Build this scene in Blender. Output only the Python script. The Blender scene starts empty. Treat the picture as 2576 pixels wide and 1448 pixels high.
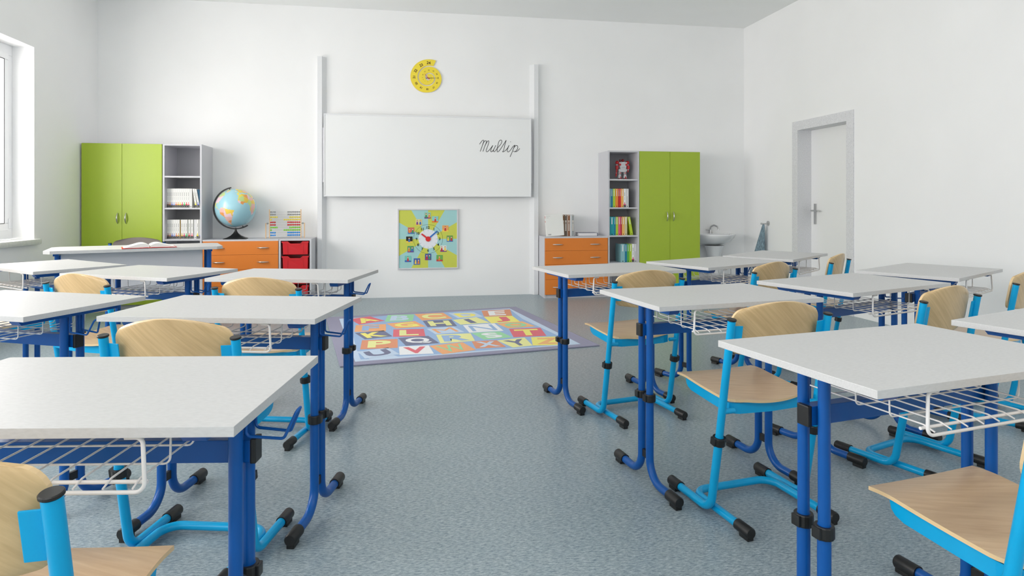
import bpy, math, random
from math import sin, cos, pi, radians as R
from mathutils import Vector, Matrix, noise as mnoise
import bmesh

random.seed(7)
S = bpy.context.scene
C = S.collection
# ------------------------------------------------------------------ camera
H = 1.134                 # camera height
cam_d = bpy.data.cameras.new('camera')
cam_d.sensor_width = 36.0
cam_d.lens = 1582.7 / 2576 * 36.0
cam_d.shift_y = -(724 - 514.5) / 2576
cam_d.clip_start = 0.02
cam = bpy.data.objects.new('camera', cam_d); C.objects.link(cam)
cam.location = (0, 0, H)
cam.rotation_euler = (R(90), 0, R(-9.6))
S.camera = cam
S.view_settings.view_transform = 'Standard'
S.view_settings.look = 'None'
S.view_settings.gamma = 1
S.view_settings.use_curve_mapping = False
S.view_settings.exposure = 0.26
try:
    S.cycles.diffuse_bounces = 8; S.cycles.max_bounces = 14; S.cycles.glossy_bounces = 4
    S.cycles.caustics_reflective = False; S.cycles.caustics_refractive = False
except Exception:
    pass
# ------------------------------------------------------------------ daylight
W = bpy.data.worlds.new('sky'); S.world = W; W.use_nodes = True
bg = W.node_tree.nodes['Background']; bg.inputs[0].default_value = (1.0, 1.0, 1.0, 1); bg.inputs[1].default_value = 1.6
# windows along the left wall: y ranges; daylight comes in through each
WINS = [(4.40, 6.595), (1.55, 3.75), (-1.30, 0.90), (-4.1, -1.9)]
WZ0, WZ1 = 0.815, 2.615
DAY = [142, 165, 95, 60]
def daylight(loc, rot, sx, sy, watt, col=(1.0, 0.955, 0.915)):
    l = bpy.data.lights.new('daylight', 'AREA'); l.shape = 'RECTANGLE'; l.size = sx; l.size_y = sy
    l.energy = watt; l.color = col
    o = bpy.data.objects.new('daylight', l); C.objects.link(o); o.location = loc; o.rotation_euler = rot
for (a, b), w in zip(WINS, DAY):
    daylight((-4.0, (a + b) / 2, 1.75), (0, R(-90), 0), 2.1, b - a, w)
XL, XR, YB, YF, ZC = -3.45, 4.493, 7.829, -4.6, 3.505
# fill panels added on the unseen ceiling behind the viewpoint
FILLS = [(-1.2, -0.9), (2.2, -0.9), (-1.2, -3.0), (2.2, -3.0)]
FILL_W = 16

# ------------------------------------------------------------------ materials
def srgb(h):
    if isinstance(h, str):
        h = [int(h[i:i+2], 16) for i in (0, 2, 4)]
    return tuple(((c/255)/12.92 if c/255 <= .04045 else ((c/255+.055)/1.055)**2.4) for c in h)
def mat(name, col, rough=.5, metal=0.0, var=0.0, scale=60, bump=0.0, bscale=None, stretch=None, coat=0.0, spec=0.5, detail=3, rot=None):
    m = bpy.data.materials.new(name); m.use_nodes = True
    nt = m.node_tree; b = nt.nodes['Principled BSDF']
    c = srgb(col)
    b.inputs['Base Color'].default_value = (*c, 1)
    b.inputs['Roughness'].default_value = rough
    b.inputs['Metallic'].default_value = metal
    b.inputs['Specular IOR Level'].default_value = spec
    b.inputs['Coat Weight'].default_value = coat
    if var or bump:
        tc = nt.nodes.new('ShaderNodeTexCoord'); mp = nt.nodes.new('ShaderNodeMapping')
        nt.links.new(tc.outputs['Object'], mp.inputs[0])
        if stretch: mp.inputs['Scale'].default_value = stretch
        if rot: mp.inputs['Rotation'].default_value = rot
        if var:
            n = nt.nodes.new('ShaderNodeTexNoise'); n.inputs['Scale'].default_value = scale; n.inputs['Detail'].default_value = detail
            nt.links.new(mp.outputs[0], n.inputs['Vector'])
            r = nt.nodes.new('ShaderNodeValToRGB')
            r.color_ramp.elements[0].position = .3; r.color_ramp.elements[1].position = .7
            r.color_ramp.elements[0].color = (*[x*(1-var) for x in c], 1)
            r.color_ramp.elements[1].color = (*[min(1, x*(1+var)) for x in c], 1)
            nt.links.new(n.outputs['Fac'], r.inputs[0]); nt.links.new(r.outputs[0], b.inputs['Base Color'])
        if bump:
            n2 = nt.nodes.new('ShaderNodeTexNoise'); n2.inputs['Scale'].default_value = bscale or scale; n2.inputs['Detail'].default_value = 3
            nt.links.new(mp.outputs[0], n2.inputs['Vector'])
            bp = nt.nodes.new('ShaderNodeBump'); bp.inputs['Strength'].default_value = bump; bp.inputs['Distance'].default_value = .002
            nt.links.new(n2.outputs['Fac'], bp.inputs['Height']); nt.links.new(bp.outputs[0], b.inputs['Normal'])
    return m
M = {}
M['wall'] = mat('wall_paint', (246, 246, 246), .9, var=.018, scale=1.3, bump=.10, bscale=90)
M['ceiling'] = mat('ceiling_paint', (242, 243, 242), .9, var=.012, scale=1.5)
M['white'] = mat('white_lacquer', (242, 242, 243), .35)
M['board'] = mat('whiteboard_enamel', (240, 241, 241), .28)
M['lam'] = mat('desk_laminate', (198, 198, 198), .42, var=.05, scale=220, bump=.06, bscale=260, stretch=(.35, 1, 1))
M['greylam'] = mat('grey_laminate', (203, 203, 208), .5, var=.05, scale=330, bump=.1, bscale=330)
M['greyin'] = mat('grey_backing', (178, 178, 182), .6)
M['green'] = mat('green_laminate', (166, 190, 52), .38, var=.07, scale=380, bump=.15, bscale=380)
M['orange'] = mat('orange_laminate', (226, 128, 44), .4, var=.07, scale=330, bump=.12, bscale=330)
M['rail'] = mat('light_rail', (232, 233, 235), .5, var=.03, scale=200)
M['steel'] = mat('brushed_steel', (205, 205, 205), .28, 1.0)
M['blue'] = mat('dark_blue_enamel', (8, 84, 160), .34, coat=.12, var=.05, scale=9, spec=.3)
M['sky'] = mat('light_blue_enamel', (4, 162, 216), .30, coat=.15, var=.04, scale=9, spec=.3)
M['rubber'] = mat('black_plastic', (24, 24, 24), .42, var=.15, scale=60)
M['wire'] = mat('white_wire', (235, 232, 230), .35)
M['red'] = mat('red_plastic', (214, 30, 38), .3, coat=.2)
M['cer'] = mat('ceramic', (232, 233, 235), .12, coat=.5)
M['door'] = mat('door_leaf', (243, 243, 243), .4)
M['frame'] = mat('door_frame_laminate', (222, 222, 225), .5, var=.12, scale=120, bump=.2, bscale=150)
M['pvc'] = mat('window_pvc', (240, 241, 243), .3)
M['gasket'] = mat('gasket', (20, 20, 22), .6)
M['sill'] = mat('stone_sill', (216, 218, 214), .45, var=.06, scale=40)
M['book'] = mat('paper_white', (238, 238, 234), .6)
M['pages'] = mat('page_block', (228, 222, 208), .8, var=.06, scale=500, stretch=(.02, .02, 1))
M['black'] = mat('black_ink', (18, 18, 18), .5)
M['greyplastic'] = mat('taupe_plastic', (132, 124, 120), .45)
M['beech'] = mat('beech_edge', (226, 196, 150), .45)
M['towel'] = mat('towel_cloth', (122, 144, 156), .95, var=.45, scale=110, stretch=(1, 1, .25), bump=.5, bscale=300)
def colmat(h, rough=.5):
    k = 'c' + ''.join('%02x' % v for v in h) + str(rough)
    if k not in M: M[k] = mat('colour_' + k, h, rough)
    return M[k]
def wood(name, c1, c2, rot, scale, stretch):
    m = bpy.data.materials.new(name); m.use_nodes = True
    nt = m.node_tree; b = nt.nodes['Principled BSDF']; b.inputs['Roughness'].default_value = .34; b.inputs['Coat Weight'].default_value = .25; b.inputs['Coat Roughness'].default_value = .25
    tc = nt.nodes.new('ShaderNodeTexCoord'); mp0 = nt.nodes.new('ShaderNodeMapping'); mp0.inputs['Rotation'].default_value = rot
    nt.links.new(tc.outputs['Object'], mp0.inputs[0])
    mp = nt.nodes.new('ShaderNodeMapping'); mp.inputs['Scale'].default_value = stretch; nt.links.new(mp0.outputs[0], mp.inputs[0])
    n = nt.nodes.new('ShaderNodeTexNoise'); n.inputs['Scale'].default_value = scale; n.inputs['Detail'].default_value = 6; n.inputs['Distortion'].default_value = .35
    nt.links.new(mp.outputs[0], n.inputs['Vector'])
    n3 = nt.nodes.new('ShaderNodeTexNoise'); n3.inputs['Scale'].default_value = 9; n3.inputs['Detail'].default_value = 2
    nt.links.new(tc.outputs['Object'], n3.inputs['Vector'])
    mx = nt.nodes.new('ShaderNodeMath'); mx.operation = 'MULTIPLY_ADD'; mx.inputs[1].default_value = .3
    nt.links.new(n3.outputs['Fac'], mx.inputs[0]); nt.links.new(n.outputs['Fac'], mx.inputs[2])
    r = nt.nodes.new('ShaderNodeValToRGB'); r.color_ramp.elements[0].position = .42; r.color_ramp.elements[1].position = .86
    r.color_ramp.elements[0].color = (*srgb(c1), 1); r.color_ramp.elements[1].color = (*srgb(c2), 1)
    nt.links.new(mx.outputs[0], r.inputs[0]); nt.links.new(r.outputs[0], b.inputs['Base Color'])
    bp = nt.nodes.new('ShaderNodeBump'); bp.inputs['Strength'].default_value = .12; bp.inputs['Distance'].default_value = .001
    nt.links.new(n.outputs['Fac'], bp.inputs['Height']); nt.links.new(bp.outputs[0], b.inputs['Normal'])
    return m
M['backwood'] = wood('beech_veneer_back', (190, 160, 114), (212, 182, 134), (0, R(-42), 0), 70, (.07, .5, 1.5))
M['seatwood'] = wood('beech_veneer_seat', (200, 166, 128), (218, 188, 150), (0, 0, R(20)), 55, (.14, 1.6, 1))
def floor_mat():
    m = bpy.data.materials.new('linoleum'); m.use_nodes = True
    nt = m.node_tree; b = nt.nodes['Principled BSDF']; b.inputs['Roughness'].default_value = .33; b.inputs['Specular IOR Level'].default_value = .45
    tc = nt.nodes.new('ShaderNodeTexCoord')
    def ns(sc, de, st=None, rt=None):
        mp = nt.nodes.new('ShaderNodeMapping'); nt.links.new(tc.outputs['Object'], mp.inputs[0])
        if st: mp.inputs['Scale'].default_value = st
        if rt: mp.inputs['Rotation'].default_value = rt
        n = nt.nodes.new('ShaderNodeTexNoise'); n.inputs['Scale'].default_value = sc; n.inputs['Detail'].default_value = de; n.inputs['Roughness'].default_value = .8
        nt.links.new(mp.outputs[0], n.inputs['Vector']); return n
    a = ns(120, 6, (.45, 1.3, 1), (0, 0, .5)); c = ns(14, 4)
    r = nt.nodes.new('ShaderNodeValToRGB'); e = r.color_ramp.elements
    e[0].position = .36; e[0].color = (*srgb((96, 116, 128)), 1); e[1].position = .67; e[1].color = (*srgb((192, 203, 205)), 1)
    nt.links.new(a.outputs['Fac'], r.inputs[0])
    r2 = nt.nodes.new('ShaderNodeValToRGB'); e = r2.color_ramp.elements
    e[0].position = .35; e[0].color = (.90, .93, .95, 1); e[1].position = .65; e[1].color = (1, 1, 1, 1)
    nt.links.new(c.outputs['Fac'], r2.inputs[0])
    mx = nt.nodes.new('ShaderNodeMix'); mx.data_type = 'RGBA'; mx.blend_type = 'MULTIPLY'; mx.inputs[0].default_value = 1
    nt.links.new(r.outputs[0], mx.inputs[6]); nt.links.new(r2.outputs[0], mx.inputs[7]); nt.links.new(mx.outputs[2], b.inputs['Base Color'])
    bp = nt.nodes.new('ShaderNodeBump'); bp.inputs['Strength'].default_value = .08; bp.inputs['Distance'].default_value = .001
    nt.links.new(a.outputs['Fac'], bp.inputs['Height']); nt.links.new(bp.outputs[0], b.inputs['Normal'])
    return m
M['floor'] = floor_mat()
def glass_mat():
    m = bpy.data.materials.new('window_glass'); m.use_nodes = True
    nt = m.node_tree; nt.nodes.clear()
    o = nt.nodes.new('ShaderNodeOutputMaterial'); t = nt.nodes.new('ShaderNodeBsdfTransparent'); g = nt.nodes.new('ShaderNodeBsdfGlossy')
    g.inputs['Roughness'].default_value = .02; t.inputs[0].default_value = (.97, .97, .97, 1)
    mx = nt.nodes.new('ShaderNodeMixShader'); mx.inputs[0].default_value = .06
    nt.links.new(t.outputs[0], mx.inputs[1]); nt.links.new(g.outputs[0], mx.inputs[2]); nt.links.new(mx.outputs[0], o.inputs[0])
    return m
M['glass'] = glass_mat()
def fill_mat():  # glow of the added fill panels
    m = bpy.data.materials.new('fill_diffuser'); m.use_nodes = True
    b = m.node_tree.nodes['Principled BSDF']; b.inputs['Emission Color'].default_value = (1, .98, .95, 1); b.inputs['Emission Strength'].default_value = 4
    return m
M['fill'] = fill_mat()

# ------------------------------------------------------------------ mesh builder
class MB:
    def __init__(s): s.v = []; s.f = []; s.m = []; s.s = []
    def add(s, vs, fs, m=0, smooth=False, T=None):
        o = len(s.v)
        s.v += [tuple(T @ Vector(p)) if T else tuple(p) for p in vs]
        for f in fs:
            s.f.append([o + i for i in f]); s.m.append(m); s.s.append(smooth)
        return s
    def box(s, c, d, m=0, bev=0.0, T=None):
        x, y, z = [q / 2 for q in d]
        if bev <= 0:
            vs = [(c[0]+i*x, c[1]+j*y, c[2]+k*z) for i in (-1, 1) for j in (-1, 1) for k in (-1, 1)]
            fs = [(0, 1, 3, 2), (4, 6, 7, 5), (0, 4, 5, 1), (2, 3, 7, 6), (0, 2, 6, 4), (1, 5, 7, 3)]
            return s.add(vs, fs, m, False, T)
        bm = bmesh.new(); bmesh.ops.create_cube(bm, size=1)
        for v in bm.verts: v.co = Vector((c[0]+v.co.x*d[0], c[1]+v.co.y*d[1], c[2]+v.co.z*d[2]))
        bmesh.ops.bevel(bm, geom=bm.edges[:], offset=min(bev, min(d)*.45), segments=2, affect='EDGES', profile=.7)
        bm.verts.index_update()
        s.add([v.co[:] for v in bm.verts], [[v.index for v in f.verts] for f in bm.faces], m, False, T); bm.free(); return s
    def b2(s, x0, x1, y0, y1, z0, z1, m=0, bev=0.0, T=None):
        return s.box(((x0+x1)/2, (y0+y1)/2, (z0+z1)/2), (x1-x0, y1-y0, z1-z0), m, bev, T)
    def tube(s, pts, r, n=12, m=0, caps=True, closed=False, T=None, ry=None):
        pts = [Vector(p) for p in pts]; k = len(pts); rs = r if isinstance(r, (list, tuple)) else [r]*k
        tg = []
        for i in range(k):
            a = pts[(i-1) % k] if (closed or i > 0) else pts[i]; b = pts[(i+1) % k] if (closed or i < k-1) else pts[i]
            tg.append((b-a).normalized())
        up = Vector((0, 0, 1)) if abs(tg[0].z) < .9 else Vector((1, 0, 0))
        u = tg[0].cross(up).normalized(); vs = []
        for i in range(k):
            if i: 
                ax = tg[i-1].cross(tg[i])
                if ax.length > 1e-7: u = Matrix.Rotation(tg[i-1].angle(tg[i]), 3, ax.normalized()) @ u
            u = (u - tg[i]*u.dot(tg[i])).normalized(); w = tg[i].cross(u)
            for j in range(n):
                a = 2*pi*j/n; vs.append(pts[i] + (u*cos(a) + w*sin(a))*rs[i])
        fs = [(i*n+j, i*n+(j+1) % n, ((i+1) % k)*n+(j+1) % n, ((i+1) % k)*n+j) for i in range(k if closed else k-1) for j in range(n)]
        s.add(vs, fs, m, True, T)
        if caps and not closed:
            s.add(vs[:n], [tuple(range(n))[::-1]], m, False, T); s.add(vs[-n:], [tuple(range(n))], m, False, T)
        return s
    def cyl(s, a, b, r, n=16, m=0, T=None, r2=None):
        return s.tube([a, b], [r, r if r2 is None else r2], n, m, True, False, T)
    def lathe(s, prof, n=32, m=0, c=(0, 0, 0), T=None, sx=1, sy=1, smooth=True, a0=0, a1=2*pi):
        full = abs(a1-a0-2*pi) < 1e-6; k = n if full else n+1
        vs = [(c[0]+r*sx*cos(a0+(a1-a0)*j/n), c[1]+r*sy*sin(a0+(a1-a0)*j/n), c[2]+z) for r, z in prof for j in range(k)]
        fs = [(i*k+j, i*k+(j+1) % k, (i+1)*k+(j+1) % k, (i+1)*k+j) for i in range(len(prof)-1) for j in range(n)]
        return s.add(vs, fs, m, smooth, T)
    def sphere(s, c, r, n=16, m=0, T=None, sc=(1, 1, 1)):
        vs = [(c[0], c[1], c[2]+r*sc[2])]; h = n//2
        for i in range(1, h):
            for j in range(n):
                a, b = pi*i/h, 2*pi*j/n; vs.append((c[0]+r*sc[0]*sin(a)*cos(b), c[1]+r*sc[1]*sin(a)*sin(b), c[2]+r*sc[2]*cos(a)))
        vs.append((c[0], c[1], c[2]-r*sc[2])); fs = [(0, 1+j, 1+(j+1) % n) for j in range(n)]
        for i in range(h-2):
            for j in range(n): fs.append((1+i*n+j, 1+(i+1)*n+j, 1+(i+1)*n+(j+1) % n, 1+i*n+(j+1) % n))
        L = len(vs)-1; fs += [(1+(h-2)*n+j, L, 1+(h-2)*n+(j+1) % n) for j in range(n)]
        return s.add(vs, fs, m, True, T)
    def prism(s, poly, z0, z1, m=0, T=None, msides=None):
        n = len(poly); vs = [(x, y, z0) for x, y in poly] + [(x, y, z1) for x, y in poly]
        s.add(vs, [tuple(range(n))[::-1], tuple(range(n, 2*n))], m, False, T)
        return s.add(vs, [(i, (i+1) % n, n+(i+1) % n, n+i) for i in range(n)], m if msides is None else msides, False, T)
    def flat(s, poly, z, m=0, T=None):
        return s.add([(x, y, z) for x, y in poly], [tuple(range(len(poly)))], m, False, T)
    def build(s, name, mats, parent=None, loc=None, rot=None, normals=True):
        me = bpy.data.meshes.new(name); me.from_pydata(s.v, [], s.f); 
        for m in (mats if isinstance(mats, (list, tuple)) else [mats]): me.materials.append(m)
        for p, mi, sm in zip(me.polygons, s.m, s.s): p.material_index = mi; p.use_smooth = sm
        if normals:
            bm = bmesh.new(); bm.from_mesh(me); bmesh.ops.recalc_face_normals(bm, faces=bm.faces[:]); bm.to_mesh(me); bm.free()
        o = bpy.data.objects.new(name, me); C.objects.link(o)
        if parent: o.parent = parent
        if loc: o.location = loc
        if rot: o.rotation_euler = rot
        return o
def fillet(pts, r, n=6):
    P = [Vector(p) for p in pts]; out = [P[0]]
    rr = r if isinstance(r, (list, tuple)) else [r]*(len(P)-2)
    for i in range(1, len(P)-1):
        a = (P[i-1]-P[i]); b = (P[i+1]-P[i]); la, lb = a.length, b.length; a.normalize(); b.normalize()
        ang = a.angle(b); t = min(rr[i-1]/math.tan(ang/2), la*.49, lb*.49); rad = t*math.tan(ang/2)
        c = P[i] + (a+b).normalized()*(rad/sin(ang/2)); s0 = P[i]+a*t-c; s1 = P[i]+b*t-c
        A = s0.angle(s1); L = s0.length
        for k in range(n+1):
            q = k/n; out.append(c + (s0*sin((1-q)*A) + s1*sin(q*A))/sin(A) if A > 1e-4 else c+s0)
    out.append(P[-1]); return out
def empty(name, loc=(0, 0, 0), rz=0.0):
    o = bpy.data.objects.new(name, None); C.objects.link(o); o.location = loc; o.rotation_euler = (0, 0, rz); o.empty_display_size = .1
    return o
def tag(o, label, cat, group=None):
    o['label'] = label; o['category'] = cat
    if group: o['group'] = group
    return o
def struct(o): o['kind'] = 'structure'; return o
def copy_tree(o, parent=None):
    c = o.copy(); C.objects.link(c)
    if parent: c.parent = parent
    for ch in list(o.children): copy_tree(ch, c)
    return c
_g = {}
def glyph(t, off=0.02):
    """flat outline of a word: vertices centred on the origin, unit cap height"""
    if (t, off) in _g: return _g[(t, off)]
    cu = bpy.data.curves.new('t', 'FONT'); cu.body = t; cu.offset = off; cu.resolution_u = 3; cu.fill_mode = 'BOTH'
    ob = bpy.data.objects.new('t', cu); C.objects.link(ob)
    me = bpy.data.meshes.new_from_object(ob)
    vs = [v.co.copy() for v in me.vertices]; fs = [list(p.vertices) for p in me.polygons]
    bpy.data.objects.remove(ob); bpy.data.curves.remove(cu); bpy.data.meshes.remove(me)
    x0, x1 = min(v.x for v in vs), max(v.x for v in vs); y0, y1 = min(v.y for v in vs), max(v.y for v in vs)
    res = ([((v.x-(x0+x1)/2), (v.y-(y0+y1)/2)) for v in vs], fs, x1-x0, y1-y0)
    _g[(t, off)] = res; return res

# ------------------------------------------------------------------ room shell
def shell():
    mb = MB(); mb.b2(XL-.3, XR+.3, YF-.3, YB+.3, -.12, 0); struct(mb.build('floor', M['floor']))
    mb = MB(); mb.b2(XL-.3, XR+.3, YF-.3, YB+.3, ZC, ZC+.15); struct(mb.build('ceiling', M['ceiling']))
    mb = MB(); mb.b2(XL-.3, XR+.3, YB, YB+.2, 0, ZC); struct(mb.build('wall_back', M['wall']))
    mb = MB(); mb.b2(XL-.3, XR+.3, YF-.2, YF, 0, ZC); struct(mb.build('wall_rear', M['wall']))
    # right wall with the doorway
    d0, d1, dz = 5.72, 6.745, 2.10
    mb = MB(); mb.b2(XR, XR+.25, YF, d0+.03, 0, ZC); mb.b2(XR, XR+.25, d1-.03, YB, 0, ZC); mb.b2(XR, XR+.25, d0+.03, d1-.03, dz-.03, ZC)
    struct(mb.build('wall_right', M['wall']))
    # left wall with four windows
    mb = MB(); ys = [YF]
    for a, b in sorted(WINS): ys += [a, b]
    ys.append(YB)
    for i in range(0, len(ys), 2): mb.b2(XL-.262, XL, ys[i], ys[i+1], 0, ZC)
    for a, b in WINS:
        mb.b2(XL-.262, XL, a, b, 0, WZ0-.03); mb.b2(XL-.262, XL, a, b, WZ1, ZC)
    struct(mb.build('wall_left', M['wall']))
    for i, (a, b) in enumerate(WINS):
        r = struct(empty('window_%d' % (i+1), (XL, (a+b)/2, WZ0)))
        w = (b-a)/2; x0 = -.254; x1 = -.184; h = WZ1-WZ0
        f = MB(); t = .095
        for (y0, y1, z0, z1) in ((-w, w, 0, t), (-w, w, h-t, h), (-w, -w+t, t, h-t), (w-t, w, t, h-t), (-.03, .03, t, h-t)):
            f.b2(x0, x1, y0, y1, z0, z1, 0, .006)
        f.build('window_frame', M['pvc'], r)
        for sgn in (-1, 1):
            y0, y1 = (-w+.085, -.01) if sgn < 0 else (.01, w-.085)
            sa = MB(); q = .068; F = .08
            for (a0, a1, z0, z1) in ((y0, y1, F, F+q), (y0, y1, h-F-q, h-F), (y0, y0+q, F+q, h-F-q), (y1-q, y1, F+q, h-F-q)):
                sa.b2(x0+.012, x1+.018, a0, a1, z0, z1, 0, .008)
            so = sa.build('window_sash', M['pvc'], r)
            g = MB(); e = .0035; xg0, xg1 = x1+.0165, x1+.0186
            for (a0, a1, z0, z1) in ((y0+q-e, y1-q+e, F+q-e, F+q+e), (y0+q-e, y1-q+e, h-F-q-e, h-F-q+e), (y0+q-e, y0+q+e, F+q, h-F-q), (y1-q-e, y1-q+e, F+q, h-F-q)):
                g.b2(xg0, xg1, a0, a1, z0, z1)
            g.build('gasket', M['gasket'], so)
            g = MB(); g.b2(x1+.010, x1+.016, y0+q-.01, y1-q+.01, F+q-.01, h-F-q+.01); g.build('glass_pane', M['glass'], so)
            hg = MB(); hg.cyl((x1+.022, y1 if sgn > 0 else y0, .10), (x1+.022, y1 if sgn > 0 else y0, .19), .008, 8); hg.build('hinge', M['pvc'], so)
        si = MB(); si.b2(-.19, .045, -w-.045, w+.045, -.055, -.004, 0, .018)
        si.build('window_sill', M['sill'], r)
    # door
    r = struct(empty('door_1', (XR, (d0+d1)/2, 0))); w = (d1-d0)/2
    f = MB()
    fw = .104
    for (y0, y1, z0, z1) in ((-w, -w+fw, 0, dz-fw), (w-fw, w, 0, dz-fw), (-w, w, dz-fw, dz)):
        f.b2(-.012, .19, y0, y1, z0, z1)
    f.build('door_frame', M['frame'], r)
    l = MB(); l.b2(.165, .205, -w+fw-.005, w-fw+.005, .006, dz-fw, 0, .002); leaf = l.build('door_leaf', M['door'], r)
    h = MB(); hy = w-fw-.075
    h.b2(.156, .166, hy-.02, hy+.02, .91, 1.145, 0, .003)
    h.cyl((.165, hy, 1.065), (.105, hy, 1.065), .010, 12); h.tube(fillet([(.11, hy, 1.065), (.108, hy-.03, 1.065), (.108, hy-.125, 1.062)], .02), .0095, 12)
    h.b2(.1545, .1565, hy-.004, hy+.004, .965, .99)
    h.build('door_handle', M['steel'], leaf)
shell()
for i, (x, y) in enumerate(FILLS):  # out-of-view panels added only to brighten the room from behind
    r = tag(empty('fill_panel', (x, y, ZC)), 'added white light panel, ceiling lamp behind the rows of desks', 'fill', 'added fill panels behind the desks')
    a = MB(); a.b2(-.6, .6, -.15, .15, -.07, -.0, 0, .006); a.build('housing', M['white'], r)
    a = MB(); a.b2(-.57, .57, -.13, .13, -.078, -.0705); a.build('diffuser', M['fill'], r)
    l = bpy.data.lights.new('fill_light', 'AREA'); l.shape = 'RECTANGLE'; l.size = 1.14; l.size_y = .26; l.energy = FILL_W; l.color = (1, .98, .95)
    o = bpy.data.objects.new('fill_light', l); C.objects.link(o); o.parent = r; o.location = (0, 0, -.082)

# ------------------------------------------------------------------ pupil desk
DT = .76   # desktop height
def foot_cap(dy, x, y, z, r):
    """black slip-on cap over a floor tube that ends at y, pointing along dy"""
    m = MB(); L = .072
    y1 = y; y0 = y - dy*L
    m.tube([(x, y0, z), (x, y1-dy*.004, z), (x, y1, z)], [r, r, r*.86], 18)
    m.b2(x-r*.62, x+r*.62, min(y1-dy*.004, y1-dy*.05), max(y1-dy*.004, y1-dy*.05), .0, z-r*.55, 0, .002)
    return m
def clamp(x, y, z, r, out, ax=None):
    m = MB(); T = Matrix.Translation((x, y, z))
    if ax is not None: T = T @ ax
    m.lathe([(r+.0005, -.015), (r+.0075, -.015), (r+.0085, -.012), (r+.0085, .012), (r+.0075, .015), (r+.0005, .015)], 14, T=T, smooth=False)
    m.box((out*(r+.005), 0, 0), (.014, r*1.7, .027), 0, .003, T=T)
    return m
def make_desk():
    r = empty('school_desk')
    t = MB(); t.b2(-.375, .375, -.25, .25, DT-.018, DT, 0, .0012); t.build('desktop', M['lam'], r)
    zf = .029
    for sx in (-1, 1):
        x = sx*.2885
        for sy in (-1, 1):
            y = sy*.032
            L = MB()
            L.cyl((x, y, .36), (x, y, DT-.0185), .0142, 20)
            L.tube(fillet([(x, y, .372), (x, y, zf), (x, sy*.235, zf)], .085, 12), .0158, 20)
            lo = L.build('leg', M['blue'], r)
            clamp(x, y, .357, .0150, sx).build('height_clamp', M['rubber'], lo)
            foot_cap(sy, x, sy*.248, zf, .0205).build('foot_cap', M['rubber'], lo)
        b = MB()
        b.prism([(-.215, -.010), (-.205, -.022), (.175, -.022), (.185, -.010), (.185, 0), (-.215, 0)], 0, .042,
                T=Matrix.Translation((x-.021, 0, DT-.0184)) @ Matrix(((0, 0, 1, 0), (1, 0, 0, 0), (0, 1, 0, 0), (0, 0, 0, 1))))
        b.build('top_bracket', M['blue'], r)
        sp = MB(); sp.b2(x-.006, x+.006, -.02, .02, .105, .135); sp.build('spacer', M['rubber'], r)
    b = MB(); b.b2(-.312, .312, -.0165, .0165, .604, .650, 0, .002); bo = b.build('crossbeam', M['blue'], r)
    for sx in (-1, 1):
        e = MB(); e.box((sx*.317, 0, .627), (.012, .036, .050), 0, .003); e.build('end_cap', M['rubber'], bo)
    # wire basket
    w = MB(); zt = DT-.0195; zb = .658; yn = -.235; yfar = .125; X = .215
    fr = fillet([(-X+.03, yn, zt-.003), (-X, yn, zt-.003), (-X-.006, yn-.004, zb-.012), (X+.006, yn-.004, zb-.012), (X, yn, zt-.003), (X-.03, yn, zt-.003)], [.012, .016, .016, .012], 6)
    w.tube(fr, .0038, 8)
    w.cyl((-X+.001, yn+.018, zb-.0035), (X-.001, yn+.018, zb-.0035), .0038, 8)
    for i in range(9):
        x = -.2+.05*i
        w.tube(fillet([(x, yn-.004, zb-.006), (x, yn+.020, zb+.002), (x, yfar, zb+.002), (x, yfar+.012, zt)], [.02, .01], 4), .0019, 6)
    for y in (-.145, -.055, .035):
        w.tube(fillet([(-X-.002, y, zt), (-X, y, zb-.002), (X, y, zb-.002), (X+.002, y, zt)], .012, 4), .0021, 6)
    w.build('wire_basket', M['wire'], r)
    # bag hook on the right-hand side
    h = MB(); x = .307
    h.tube(fillet([(x, -.026, DT-.020), (x, -.026, .662), (x+.075, -.022, .655), (x+.098, -.012, .708), (x+.102, .0, .712), (x+.098, .012, .708), (x+.075, .022, .655), (x, .026, .662), (x, .026, DT-.020)],
                  [.01, .008, .012, .006, .012, .008, .01], 4), .0032, 8)
    h.build('bag_hook', M['blue'], r)
    return r

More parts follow.
